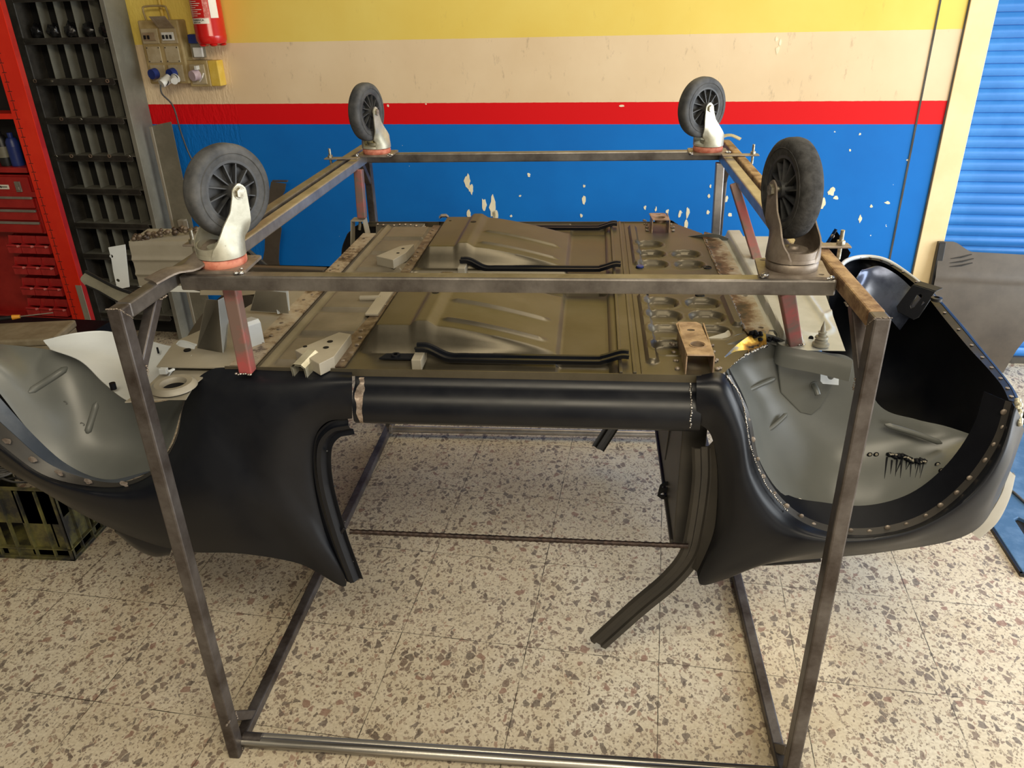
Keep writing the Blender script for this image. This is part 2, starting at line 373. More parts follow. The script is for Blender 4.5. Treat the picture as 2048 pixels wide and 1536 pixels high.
# ================================================================ SETTING
bm = bmesh.new(); bb(bm, (-4.2, -3.2, -.05), (4.6, 3.4, 0))
O = RM @ Matrix.Translation((-.3633*cph+.4807*sph, .3633*sph+.4807*cph, 0))
bm.transform(RM); fl = mk('floor', bm, 'floor', mw=O); tag(fl, kind='structure')
WY = 2.70
bm = bmesh.new(); bb(bm, (-4.2, WY, 0), (1.56, WY+.12, 3.1))
vs0 = len(bm.verts)
# peeled paint patches: thin ragged islands of bare plaster on the blue band
PE = [(935, 362, 8, 16), (942, 378, 6, 12), (968, 410, 6, 16), (985, 415, 8, 26), (990, 430, 7, 12), (938, 430, 5, 12), (1058, 350, 4, 4), (1168, 400, 5, 9), (1163, 431, 4, 5), (1168, 372, 3, 4), (1040, 392, 3, 3),
      (1242, 212, 9, 2.5), (1375, 425, 5, 12), (1372, 450, 6, 12), (1335, 423, 4, 5), (1312, 418, 3, 5), (1360, 428, 4, 8), (1416, 425, 4, 5), (1460, 430, 5, 4), (1290, 415, 3, 6), (1418, 392, 3, 5), (1421, 372, 3, 4),
      (1452, 398, 7, 7), (1645, 405, 10, 13), (1662, 384, 11, 9), (1672, 395, 6, 5), (1742, 413, 4, 4), (1720, 438, 4, 8), (1775, 405, 8, 3), (1553, 78, 4, 5), (1555, 100, 5, 9), (1560, 85, 3, 8), (776, 211, 3, 3), (852, 208, 2, 2), (1700, 300, 3, 3), (1720, 268, 3, 3), (1815, 320, 4, 2), (1000, 465, 4, 3), (1022, 432, 3, 3)]
for (px, py, rx, ry) in PE:
    c = aR(px, py, WY); e1 = aR(px+rx, py, WY); e2 = aR(px, py+ry, WY); a = abs(e1.x-c.x); b_ = abs(e2.z-c.z)*1.15; n = 14; ph = random.random()*9
    rr = [.72+.5*noise.noise(V((px*.37+math.cos(6.283*i/n)*1.3, py*.21+math.sin(6.283*i/n)*1.3, ph))) for i in range(n)]
    lo = [(c.x+a*rr[i]*math.cos(6.283*i/n), c.z+b_*rr[i]*math.sin(6.283*i/n)) for i in range(n)]
    plate(lo, .0012, lambda u, v, w_: V((u, WY-w_, v)), bm=bm)
bm.faces.index_update()
for f in bm.faces:
    f.material_index = 0 if f.index < 6 else 1
bm.transform(RM); wl = mk('wall_back', bm, ['wall', 'peel'], mw=RM); tag(wl, kind='structure')
bm = bmesh.new(); bb(bm, (1.44, WY-.004, 0), (1.448, WY+.001, 3.0)); bb(bm, (1.556, WY-.006, 0), (1.562, WY, 3.0))
bm.transform(RM); tag(mk('trim_1', bm, 'lip', mw=RM), kind='structure')
bm = bmesh.new(); bb(bm, (1.562, WY-.012, 0), (1.672, WY+.16, 3.0)); bm.transform(RM)
tag(mk('trim_2', bm, 'cream', mw=RM, bevel=.003), kind='structure')
bm = bmesh.new(); bb(bm, (-4.3, -3.2, 0), (-4.2, WY+.1, 3.1)); bm.transform(RM); tag(mk('wall_left', bm, 'cab', mw=RM), kind='structure')
# roller shutter: curved interlocking slats
bm = bmesh.new(); P_ = .0523; prof = []
for k in range(54):
    z0 = .035+k*P_
    for a in range(7):
        t = a/6; prof.append((2.80-.010*math.sin(math.pi*(t*.9+.08))**.7, z0+t*P_*.93))
    prof.append((2.803, z0+P_*.95)); prof.append((2.803, z0+P_*.995))
A = [bm.verts.new((1.672, y, z)) for y, z in prof]; B = [bm.verts.new((3.6, y, z)) for y, z in prof]
for i in range(len(prof)-1): bm.faces.new((A[i], B[i], B[i+1], A[i+1]))
bb(bm, (1.672, 2.815, 0), (3.6, 2.83, 3.0)); bm.transform(RM)
sh = mk('door_1', bm, 'shutter', mw=RM, smooth=50); tag(sh, kind='structure')
bm = bmesh.new(); bb(bm, (1.675, 2.775, 0), (3.6, 2.812, .035)); bm.transform(RM); mk('bottom_rail', bm, 'lip', sh)
# ================================================================ TUBE STAND (two end frames joined by pipes)
W2, D, H, T = .72, 1.848, 1.2587, .030
st = thing('tube_stand', 'tall square-tube steel stand of two end frames around the upturned car body', 'stand', (0, .9, 0))
for sx in (-1, 1):
    xo = sx*W2; xi = sx*(W2-T); xc = (xo+xi)/2
    for y in (.0175, D-.0175):
        bm = bmesh.new(); bb(bm, (xi, y-.0175, 0), (xo, y+.0175, H-.001)); mk('post', bm, 'tube', st, bevel=.004)
    bm = bmesh.new(); bb(bm, (xi, .034, H-.032), (xo, D-.034, H)); mk('top_rail', bm, 'tube_rust' if sx > 0 else 'tube_lit', st, bevel=.004)
    bm = bmesh.new(); bb(bm, (xi, .034, 0), (xo, D-.034, .03)); mk('bottom_rail', bm, 'tube', st, bevel=.004)
    for (y0, z0, y1, z1) in ((.034, 1.115, .150, 1.235), (.034, .125, .125, .025), (D-.034, 1.115, D-.15, 1.235), (D-.034, .13, D-.13, .025)):
        bm = bmesh.new(); tube(bm, (xc, y0-.004, z0), (xc, y1, z1-.004), .024, .024, (1, 0, 0), .008); mk('corner_brace', bm, 'tube', st, bevel=.003)
    bm = bmesh.new()
    blob_line(bm, [(xo, .002, H-.001), (xi, .002, H-.001)], .0022, 12); blob_line(bm, [(xi, .0, H-.002), (xi, .034, H-.032)], .002, 10)
    blob_line(bm, [(xi-.0*sx, .035, 1.10), (xi, .037, 1.125)], .003, 6); blob_line(bm, [(xi, .14, H-.033), (xi, .165, H-.033)], .003, 6)
    blob_line(bm, [(xi, .036, .03), (xi, .02, .01)], .002, 6); blob_line(bm, [(xi, .035, .11), (xi, .035, .138)], .0025, 6)
    mk('weld_bead', bm, 'zinc_dark', st, smooth=60)
bm = bmesh.new(); blob_line(bm, [(-W2+.018, -.001, .128), (-W2+.03, .002, .145)], .005, 6); mk('weld_bead', bm, 'zinc_dark', st, smooth=60)
bm = bmesh.new(); cyl(bm, (-W2+T, .034, .026), (W2-T, .034, .026), .0135); cyl(bm, (-W2+T, .054, .022), (W2-T, .054, .022), .0115)
bm2 = bmesh.new(); cyl(bm2, (-W2+T, .042, .03), (-W2+T+.05, .042, .03), .016); mk('pipe_end', bm2, 'tube', st, smooth=40)
mk('front_pipe', bm, 'pipe', st, smooth=40)
bm = bmesh.new(); cyl(bm, (-W2+T, 1.688, .03), (W2-T, 1.706, .03), .015); cyl(bm, (-W2+T, 1.688, .03), (-W2+T+.012, 1.688, .03), .022); mk('rear_pipe', bm, 'tube_light', st, smooth=40)
# ================================================================ CASTER TROLLEY
tr = thing('caster_trolley', 'upturned rectangular steel trolley frame with four casters pointing up', 'trolley', (0, .94, 1.22))
zt = 1.252; zb = 1.219
for y, nm, m_ in ((.2325, 'front_cross_tube', 'tube_lit'), (1.655, 'rear_cross_tube', 'tube_lit')):
    bm = bmesh.new(); bb(bm, (-.682, y-.018, zb), (.686, y+.018, zt)); mk(nm, bm, m_, tr, bevel=.004)
for sx in (-1, 1):
    bm = bmesh.new(); bb(bm, (sx*.650, .25, zb), (sx*.683, 1.64, zt)); mk('side_rail', bm, 'tube_light', tr, bevel=.004)
    for y in (.42, 1.50):
        bm = bmesh.new(); bb(bm, (sx*.640, y-.016, zt+.008), (sx*.765, y+.016, zt+.013)); cp = mk('clamp_plate', bm, 'zinc_dark', tr, bevel=.002)
        bm = bmesh.new(); cyl(bm, (sx*.745, y, zt-.02), (sx*.745, y, zt+.045), .0045, n=10); cyl(bm, (sx*.745, y, zt+.013), (sx*.745, y, zt+.022), .009, n=6); mk('clamp_bolt', bm, 'bolt', cp, smooth=40)
# legs between trolley and body
def leg(a, b, m_='redleg', w_=.031):
    bm = bmesh.new(); tube(bm, a, b, w_, w_, (0, 1, 0)); l = mk('leg', bm, m_, tr, bevel=.003)
leg((-.592, .262, zb), (-.592, .262, 1.003)); leg((-.652, 1.52, zb), (-.652, 1.50, 1.045))
leg((.600, .262, zb), (.700, .50, .995)); leg(tuple(aZ(1468, 368, zb)), tuple(aZ(1517, 528, 1.0)), 'redleg', .028)
leg(tuple(aY(1440, 325, 1.62)), tuple(aY(1430, 483, 1.62)), 'tube_light', .03)
bm = bmesh.new()
for c in ((.700, .50, .995), (-.592, .262, 1.004)):
    for i in range(7): blob_line(bm, [V(c)+V((-.022+.006*i, -.019, .003)), V(c)+V((-.018+.006*i, -.021, .003))], .004, 1)
mk('weld_bead', bm, 'weld', tr, smooth=60)
# bent tabs left on two corners
bm = bmesh.new(); prof_sweep(bm, spline([(-.712, .155, 1.262), (-.685, .195, 1.272), (-.660, .235, 1.268), (-.648, .275, 1.285), (-.640, .32, 1.30)], 14), [(-.026, 0), (-.012, .003), (.012, .003), (.026, 0), (.026, -.004), (-.026, -.004)])
mk('bent_tab', bm, 'zinc_dark', tr, smooth=40)
bm = bmesh.new(); prof_sweep(bm, spline([(.635, 1.70, 1.262), (.665, 1.71, 1.290), (.70, 1.71, 1.296), (.735, 1.70, 1.283)], 12), [(-.022, 0), (0, .004), (.022, 0), (.022, -.003), (-.022, -.003)])
mk('bent_tab', bm, 'zinc', tr, smooth=40)
# caster meshes, built upright on a horizontal plate with the wheel above (local: axle along x, trail along +y)
AX, TRL, WR = .157, .045, .100
def caster_meshes():
    m = {}
    bm = plate([(-.068, -.052), (-.060, -.058), (.060, -.058), (.068, -.052), (.068, .052), (.060, .058), (-.060, .058), (-.068, .052)], .006, holes=[circ(sx*.053, sy*.042, .006, 10, .0045) for sx in (-1, 1) for sy in (-1, 1)], bm=bmesh.new()); m['plate'] = bm
    bm = bmesh.new(); lathe(bm, [(0, .006), (.050, .006), (.052, .010), (.052, .020), (.049, .024), (0, .024)], 40); m['ring'] = bm
    bm = bmesh.new(); lathe(bm, [(0, .023), (.045, .023), (.052, .027), (.051, .034), (.030, .037), (.028, .046), (.012, .047), (.010, .052), (0, .052)], 40)
    # two side arms of pressed plate joined by the round shell at their foot
    for sx in (-1, 1):
        out = [(-.044, .028), (-.040, .052), (-.018, .085), (.010, .115), (.026, .150), (.028, .163), (.036, .172), (.046, .175), (.057, .172), (.064, .163), (.064, .120), (.062, .075), (.054, .058), (.044, .052), (.044, .028)]
        def fn(u, v, w_, sx=sx): 
            k = ss(.03, .10, v); x = sx*(math.sqrt(max(.0505**2-min(abs(u), .05)**2, .0001))*(1-k)+.036*k)
            return V((x+sx*w_, u, v))
        # fine strip so that the arm curves into the shell
        NV = 26; rows = []
        def lim(v):
            L = [(.026, -.046, .046), (.05, -.041, .045), (.07, -.028, .0585), (.095, -.008, .0625), (.12, .0145, .064), (.15, .026, .064), (.163, .0285, .0635), (.172, .037, .056), (.176, .044, .049)]
            for a, b in zip(L, L[1:]):
                if v <= b[0]+1e-9: t = (v-a[0])/(b[0]-a[0]); return a[1]+(b[1]-a[1])*t, a[2]+(b[2]-a[2])*t
            return L[-1][1:]
        g = []
        for j in range(NV+1):
            v = .026+(.176-.026)*j/NV; u0, u1 = lim(v)
            g.append([(fn(u0+(u1-u0)*i/10, v, 0), fn(u0+(u1-u0)*i/10, v, .0035)) for i in range(11)])
        vs = [[[bm.verts.new(q) for q in p] for p in row] for row in g]
        for j in range(NV):
            for i in range(10):
                for s_ in (0, 1): bm.faces.new((vs[j][i][s_], vs[j][i+1][s_], vs[j+1][i+1][s_], vs[j+1][i][s_]))
            for i in (0, 10): bm.faces.new((vs[j][i][0], vs[j][i][1], vs[j+1][i][1], vs[j+1][i][0]))
        for j in (0, NV):
            for i in range(10): bm.faces.new((vs[j][i][0], vs[j][i][1], vs[j][i+1][1], vs[j][i+1][0]))
    # back wall of the shell
    for a0, a1, h1 in ((math.radians(200), math.radians(340), .058), (math.radians(25), math.radians(155), .040)):
        n = 14; g = []
        for i in range(n+1):
            a = a0+(a1-a0)*i/n; hh = h1-.010*math.sin(math.pi*i/n)
            g.append([bm.verts.new((r*math.cos(a), r*math.sin(a), z)) for r, z in ((.0505, .026), (.0505, hh), (.047, hh), (.047, .026))])
        for i in range(n):
            for k in range(4): bm.faces.new((g[i][k], g[i+1][k], g[i+1][(k+1) % 4], g[i][(k+1) % 4]))
    m['fork'] = bm
    R90 = Matrix.Rotation(math.pi/2, 4, 'Y'); A = Matrix.Translation((0, TRL, AX)) @ R90
    bm = bmesh.new(); R = WR
    pf = [(.066, -.019), (.072, -.0205), (.084, -.022), (.092, -.0205), (.0975, -.016), (.1, -.008), (.1, .008), (.0975, .016), (.092, .0205), (.084, .022), (.072, .0205), (.066, .019)]
    fs = lathe(bm, pf, 72, A)
    fs += lathe(bm, [(.0795, .0222), (.0805, .0232), (.0815, .0222)], 72, A); fs += lathe(bm, [(.0795, -.0222), (.0805, -.0232), (.0815, -.0222)], 72, A)
    for f in bm.faces:
        c = A.inverted() @ f.calc_center_median(); f.material_index = 1 if math.hypot(c.x, c.y) > .0955 else 0
    m['tyre'] = bm
    bm = bmesh.new(); lathe(bm, [(.067, -.019), (.067, .019), (.0605, .019), (.057, .012), (.057, -.012), (.0605, -.019)], 60, A, True)
    lathe(bm, [(0, -.027), (.017, -.027), (.019, -.012), (.019, .012), (.017, .027), (0, .027)], 30, A)
    lathe(bm, [(.018, -.003), (.060, -.003), (.060, .003), (.018, .003)], 40, A, True)
    for k in range(12):
        a = k*math.pi/6
        for sz in (-1, 1):
            a2 = a+sz*.18; p0 = A @ V((.017*math.cos(a), .017*math.sin(a), sz*.014)); p1 = A @ V((.060*math.cos(a2), .060*math.sin(a2), sz*.010))
            tube(bm, p0, p1, .0028, .014, (1, 0, 0))
    m['hub'] = bm
    bm = bmesh.new(); cyl(bm, (-.042, TRL, AX), (.046, TRL, AX), .006, n=14); cyl(bm, (.0395, TRL, AX), (.0475, TRL, AX), .0115, n=6); cyl(bm, (-.0395, TRL, AX), (-.046, TRL, AX), .0115, n=6); cyl(bm, (.0393, TRL, AX), (.041, TRL, AX), .0145, n=20); m['bolt'] = bm
    return m
CM = {}
for k, b in caster_meshes().items():
    bmesh.ops.recalc_face_normals(b, faces=b.faces); me = bpy.data.meshes.new('caster_'+k); b.to_mesh(me); b.free(); CM[k] = me
    for p in me.polygons: p.use_smooth = True
    me.set_sharp_from_angle(angle=math.radians(38))
def inst(name, me, mats, parent, mw):
    me2 = me.copy(); me2.materials.clear()
    for m_ in mats: me2.materials.append(M[m_])
    o = bpy.data.objects.new(name, me2); C.objects.link(o); o.parent = parent; o.matrix_local = WM[parent.name].inverted() @ mw; WM[o.name] = mw; return o
# x, y, axle direction angle, trail side, fork material, plate angle
for (x, y, an, flip, fm, pa, rm) in ((-.612, .288, -30, 0, 'zinc', .06, 'rubber'), (-.607, 1.632, -15, 1, 'zinc', -.03, 'rubber'), (.607, 1.612, -52, 1, 'zinc', -.05, 'rubber'), (.610, .280, -166, 1, 'zinc_dark', -.10, 'tread')):
    a = math.radians(an); base = Matrix.Translation((x, y, zt))
    mw = base @ Matrix.Rotation(a, 4, 'Z') @ (Matrix.Rotation(math.pi, 4, 'Z') if flip else Matrix())
    fk = inst('caster', CM['fork'], [fm], tr, mw)
    ty = inst('tyre', CM['tyre'], [rm, 'tread'], fk, mw); inst('wheel_hub', CM['hub'], ['hub'], fk, mw); inst('axle_bolt', CM['bolt'], ['bolt'], fk, mw)
    inst('mounting_plate', CM['plate'], ['zinc_dark'], fk, base @ Matrix.Rotation(pa, 4, 'Z')); inst('seal_ring', CM['ring'], ['orange' if an != -166 else 'zinc_dark'], fk, mw)
    bm = bmesh.new(); blob_line(bm, [V((x, y, zt+.006))+V((sgn*.064, -.056, 0)) for sgn in (-.9, -1.02)], .0065, 4, .8); blob_line(bm, [V((x, y, zt+.006))+V((sgn*.064, -.056, 0)) for sgn in (.9, 1.05)], .0065, 4, .8)
    mk('weld_bead', bm, 'weld', fk, smooth=60)
# ================================================================ CAR BODY (upside down, floor pan up)
cb = thing('car_body', 'upturned bare car body shell in black primer hanging inside the tube stand', 'car body', (0, .945, .6))
def sill_pt(x, y, z): return V((x, y, z))
SX0, SX1 = -.335, .440
prof = [(.290, 1.0), (.289, .982), (.286, .978), (.283, .968), (.272, .962), (.258, .955), (.244, .938), (.238, .915), (.240, .893), (.250, .882), (.268, .880), (.300, .888)]
for mir in (0, 1):
    bm = bmesh.new(); n = 24; g = []
    for i in range(n+1):
        x = SX0-.01+(SX1-SX0+.02)*i/n; g.append([bm.verts.new((x, y, z)) for y, z in prof])
    for i in range(n):
        for k in range(len(prof)-1): bm.faces.new((g[i][k], g[i+1][k], g[i+1][k+1], g[i][k+1]))
    shell(bm, .0015)
    if mir: bmesh.ops.transform(bm, matrix=MIR, verts=bm.verts)
    s_ = mk('sill', bm, 'black', cb, smooth=45)
    bm = bmesh.new()
    for k in range(8):
        x = -.28+k*.095+random.uniform(-.015, .015); q = bmesh.ops.create_uvsphere(bm, u_segments=10, v_segments=6, radius=.008)
        bmesh.ops.transform(bm, matrix=Matrix.Translation((x, .2865, .976)) @ Matrix.Diagonal((2.2, .25, .55, 1)), verts=q['verts'])
    if mir: bmesh.ops.transform(bm, matrix=MIR, verts=bm.verts)
    mk('spot_weld', bm, 'zinc_dark', s_, smooth=60)
# side panels: lofts between the wheel arch / flange edge, a bulged middle and the lower edge
def Y_(pts): return [aY(*p) for p in pts]
QA = [(704, 744, .288), (640, 741, .290), (560, 740, .290), (480, 736, .290), (425, 738, .289), (385, 768, .275), (366, 815, .262), (350, 885, .24), (302, 950, .215), (222, 975, .20), (98, 954, .19), (0, 887, .19), (-140, 770, .2)]
QB = [(704, 790, .246), (645, 795, .236), (594, 815, .225), (556, 850, .213), (535, 910, .203), (535, 985, .192), (485, 985, .183), (415, 1000, .173), (325, 1026, .170), (213, 1014, .168), (86, 968, .165), (-12, 903, .168), (-150, 800, .18)]
QC = [(704, 837, .250), (652, 845, .250), (628, 885, .250), (628, 965, .246), (650, 1065, .240), (692, 1172, .236), (600, 1128, .222), (480, 1107, .205), (350, 1100, .20), (205, 1049, .20), (72, 975, .19), (-22, 918, .19), (-165, 830, .20)]
QAB = [V(a)*.62+V(b)*.38+V((0, 0, -.020)) for a, b in zip(QA, QB)]; QBC = [V(a)*.42+V(b)*.58+V((0, 0, -.006)) for a, b in zip(QB, QC)]
FA = [(1393, 752, .289), (1452, 752, .289), (1492, 835, .262), (1515, 940, .235), (1572, 1022, .212), (1650, 1063, .198), (1750, 1070, .192), (1850, 1043, .195), (1935, 978, .205), (1998, 890, .225), (2026, 805, .26)]
FB = [(1393, 800, .247), (1440, 815, .232), (1470, 900, .215), (1478, 1000, .198), (1505, 1075, .183), (1585, 1090, .172), (1700, 1092, .168), (1830, 1073, .172), (1950, 1015, .185), (2012, 935, .21), (2040, 835, .26)]
FC = [(1393, 842, .252), (1424, 872, .252), (1438, 955, .250), (1432, 1068, .246), (1398, 1163, .242), (1452, 1157, .236), (1530, 1127, .222), (1760, 1104, .212), (1935, 1068, .22), (2000, 985, .25), (2047, 860, .285)]
FAB = [V(a)*.62+V(b)*.38+V((0, 0, -.018)) for a, b in zip(FA, FB)]; FBC = [V(a)*.42+V(b)*.58+V((0, 0, -.006)) for a, b in zip(FB, FC)]
for mir in (0, 1):
    q = mk('quarter_panel', loft([Y_(c) for c in (QA, QAB, QB, QBC, QC)], 96, 20, .0016, mir=mir), 'black', cb, smooth=50)
    f = mk('front_wing', loft([Y_(c) for c in (FA, FAB, FB, FBC, FC)], 90, 20, .0016, mir=mir), 'black', cb, smooth=50)
    # flanges turned in at the door opening
    def off(c, dy, dz=0): return [p+V((0, dy, dz)) for p in Y_(c)]
    mk('door_flange', loft([Y_(FC[:5]), off(FC[:5], .035, .0)], 40, 3, .0015, mir=mir), 'black', cb, smooth=40)
    # arch lips, with their weld nuggets
    a0 = Y_(QA[5:]); a1_ = Y_([(366, 815, .275), (348, 885, .25), (298, 945, .225), (221, 966, .215), (108, 933, .21), (20, 862, .21), (-110, 740, .22)][-len(a0):] if len(a0) <= 7 else [(384, 770, .285), (366, 815, .275), (348, 885, .25), (298, 945, .225), (221, 966, .215), (108, 933, .21), (20, 862, .21), (-110, 740, .22)]); mk('arch_lip', loft([a0, a1_], 60, 3, .0015, mir=mir), 'black_dull', cb, smooth=40)
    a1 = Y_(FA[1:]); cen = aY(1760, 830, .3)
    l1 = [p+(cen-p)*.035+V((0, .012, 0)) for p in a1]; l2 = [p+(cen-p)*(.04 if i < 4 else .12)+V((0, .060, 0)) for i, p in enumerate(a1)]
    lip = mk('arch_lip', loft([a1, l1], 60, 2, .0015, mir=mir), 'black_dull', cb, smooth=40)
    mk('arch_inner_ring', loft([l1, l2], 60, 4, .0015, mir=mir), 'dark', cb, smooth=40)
    bm = bmesh.new()
    for k in range(21):
        t = .12+.85*k/20; p = (cr(a1, t)+cr(l1, t))/2+V((random.uniform(-.004, .004), .002, random.uniform(-.003, .003))); q_ = bmesh.ops.create_uvsphere(bm, u_segments=12, v_segments=8, radius=.0065*random.uniform(.8, 1.25))
        bmesh.ops.transform(bm, matrix=Matrix.Translation(p) @ Matrix.Diagonal((1, .5, 1, 1)), verts=q_['verts'])
    if mir: bmesh.ops.transform(bm, matrix=MIR, verts=bm.verts)
    mk('spot_weld', bm, 'zinc_dark', lip, smooth=60)
    # welded seams where sill meets the side panels
    bm = bmesh.new()
    ps = [V((SX1-.012, y-.001, z)) for y, z in prof[1:9]]; blob_line(bm, ps, .0032, 26, .35, .9)
    if mir: bmesh.ops.transform(bm, matrix=MIR, verts=bm.verts)
    mk('weld_bead', bm, 'weld', f, smooth=60)
    bm = bmesh.new(); n = 16; g = []
    for i in range(n+1):
        t = i/n; y, z = cr([V((a, b, 0)) for a, b in prof[1:10]], t)[:2]; wv = .006+.004*noise.noise(V((t*6, 3, 0)))+.006*math.exp(-((t-.45)/.16)**2); c = -.327+.007*noise.noise(V((t*5, 0, 1)))
        g.append((bm.verts.new((c-wv, y-.0022, z)), bm.verts.new((c+wv*.8, y-.0022, z))))
    for i in range(n): bm.faces.new((g[i][0], g[i][1], g[i+1][1], g[i+1][0]))
    shell(bm, .001)
    if mir: bmesh.ops.transform(bm, matrix=MIR, verts=bm.verts)
    mk('ground_weld_patch', bm, 'bare', q, smooth=50)
    # pillar channel of the quarter panel (ribbed door jamb)
    J = [(700, 842, .262), (662, 852, .262), (638, 888, .260), (641, 962, .257), (668, 1062, .252), (703, 1158, .248)]
    bm = bmesh.new(); path = spline(Y_(J), 40); pr = [(-.034, .002), (-.022, -.002), (-.012, .012), (-.002, .014), (.004, .004), (.012, .003), (.014, -.006), (.030, -.006), (.030, -.008), (.012, -.009), (.010, .001), (-.002, .0115), (-.012, .010), (-.022, -.004), (-.034, .0)]
    prof_sweep(bm, path, [(a, b+.004) for a, b in pr], up=(0, -1, 0))
    if mir: bmesh.ops.transform(bm, matrix=MIR, verts=bm.verts)
    jb = mk('door_jamb', bm, 'black', cb, smooth=35)
    bm = bmesh.new()
    for (px, py) in ((654, 902), (670, 972), (690, 1043), (707, 1122)): cyl(bm, aY(px, py, .252), aY(px, py, .247), .0028, n=10)
    for (px, py, l_) in ((655, 1040, .03), (662, 1062, .035), (676, 1075, .04)): tube(bm, aY(px, py, .250), aY(px+l_*330, py-l_*480, .248), .006, .007)
    if mir: bmesh.ops.transform(bm, matrix=MIR, verts=bm.verts)
    mk('pressed_ribs', bm, 'zinc_dark' if 0 else 'black', jb, smooth=50, bevel=.0015)
    # windscreen pillar: down from the sill corner, then bent inwards under the dash
    PA = spline([aY(1408, 893, .285), aY(1408, 960, .288), aY(1396, 1050, .292), aY(1380, 1110, .30), aY(1340, 1160, .325), aY(1275, 1215, .36), aY(1196, 1286, .40)], 46)
    bm = bmesh.new(); pr = [(-.030, 0), (-.027, .006), (-.012, .008), (-.008, .002), (.006, .002), (.010, .010), (.022, .008), (.028, 0), (.028, -.003), (.020, .004), (.010, .007), (.006, -.001), (-.008, -.001), (-.012, .005), (-.025, .003), (-.030, -.003)]
    prof_sweep(bm, PA, pr, up=(0, -1, .15))
    if mir: bmesh.ops.transform(bm, matrix=MIR, verts=bm.verts)
    mk('windscreen_pillar', bm, 'black_dull', cb, smooth=35)
    bm = loft([[aY(1428, 880, .27), aY(1436, 960, .27), aY(1428, 1068, .266), aY(1402, 1150, .262)], [aY(1414, 895, .288), aY(1414, 960, .29), aY(1402, 1055, .292), aY(1384, 1135, .30)]], 24, 3, .0015, mir=mir)
    mk('pillar_closing_strip', bm, 'black_dull', cb, smooth=40)
# ---- floor pan
BU = ((.392, .812), (1.055, 1.470))
def zfloor(x, y):
    z = 0.
    for y0, y1 in BU:
        wy = sl(y0-.004, y0+.026, y)*(1-sl(y1-.024, y1+.004, y))
        if wy <= 0: continue
        w2 = wy*wy*(3-2*wy)
        if x < -.235: h = .066*sl(-.362, -.318, x)
        elif x < -.222: h = .066+.012*sl(-.235, -.222, x)
        elif x < -.192: h = .078
        elif x < -.170: h = .078-.014*sl(-.192, -.170, x)
        else: h = .064*(1-sl(-.170, .125, x)**1.35)
        z = max(z, h*w2) if h > 0 else z
        for o in (.072, .205):
            if -.165 < x < .098:
                k = math.exp(-((y-y0-o)/.0075)**2)*sl(-.168, -.150, x)*(1-sl(.080, .098, x)); z += .0065*k*w2
    if .835 < y < 1.035: z -= .045*ss(.835, .850, y)*(1-ss(1.02, 1.035, y))*(1-ss(.225, .25, x))*ss(-.375, -.35, x)
    if x > .12:                                                      # flat bay ends in a step against the cross rail
        z -= .010*ss(.12, .13, x)*(1-ss(.245, .255, x))
    if y < .385: z -= .012*(1-ss(.37, .385, y))*ss(.296, .306, y)*ss(-.22, -.2, x)*(1-ss(.25, .262, x))
    if y > 1.478: z -= .012*ss(1.478, 1.49, y)*(1-ss(1.585, 1.594, y))*(1-ss(.25, .262, x))
    return 1.0+z-.003
bm = hfield(-.376, .268, .291, 1.600, zfloor, .0052)
for v in list(bm.verts): pass
fp = mk('floor_pan', bm, 'floorpan', cb, smooth=40)
bm = bmesh.new()
for c in ((-.208, .615), (-.208, 1.33), (-.30, 1.39), (-.30, .70)):
    z_ = zfloor(*c); r_ = .010 if c[0] > -.25 else .0045; cyl(bm, (c[0], c[1], z_-.001), (c[0], c[1], z_+.0009), r_, n=20)
mk('drain_hole', bm, 'dark', fp)
bm = bmesh.new()
for x in (.272, .303): bb(bm, (x-.004, .292, .99), (x+.004, 1.598, 1.007))
bb(bm, (.268, .292, .99), (.307, 1.598, 1.003)); bb(bm, (.318, .292, .99), (.321, 1.598, 1.0035)); mk('cross_rail', bm, 'floorpan', cb, bevel=.0015)
OV = [(.395, y) for y in (.445, .548, .651, .752, 1.095, 1.205, 1.315)]+[(.508, y) for y in (.548, .651, .752, 1.095, 1.205)]
def zoval(x, y):
    z = 0.
    for cx, cy in OV:
        dx = max(abs(x-cx)-.009, 0); dy = max(abs(y-cy)-.005, 0)
        if abs(x-cx) < .06 and abs(y-cy) < .06:
            r = math.hypot(dx, dy); z -= .013*(1-ss(.028, .038, r))
            z += .002*math.exp(-((r-.041)/.003)**2)
    if y < .47 and x > .37:                                         # the last pressing runs on towards the sill
        pass
    for xb, ya, yb in ((.347, .365, .800), (.347, 1.10, 1.53), (.578, .60, .80)):
        dy = max(ya-y, y-yb, 0); r = math.hypot(x-xb, dy); z += .010*(1-ss(.008, .016, r))
    return 1.0+z
bm = hfield(.307, .590, .291, 1.600, zoval, .004)
# cut away the corners where the wheel housings come up
kill = [f for f in bm.faces if (lambda c: c.x > .492+(c.y-.291)*.60 or c.x > .50+(1.60-c.y)*.62)(f.calc_center_median())]
bmesh.ops.delete(bm, geom=kill, context='FACES')
ff = mk('toe_panel', bm, 'floorpan', cb, smooth=40)
bm = bmesh.new()
for c in ((.352, .815), (.508, .815), (.352, 1.062), (.560, 1.065)): cyl(bm, (*c, .994), (*c, 1.0012), .010, n=20); lathe(bm, [(.010, 1.0012), (.0125, 1.003), (.0135, 1.0005)], 20, Matrix.Translation((c[0], c[1], 0)))
mk('drain_hole', bm, 'dark', ff)
bm = bmesh.new(); cyl(bm, (.353, 1.065, 1.001), (.353, 1.065, 1.006), .011, n=24); mk('blue_plug', bm, 'blueplug', ff)
ff.children[-1]['label'] = 'small round blue plug'
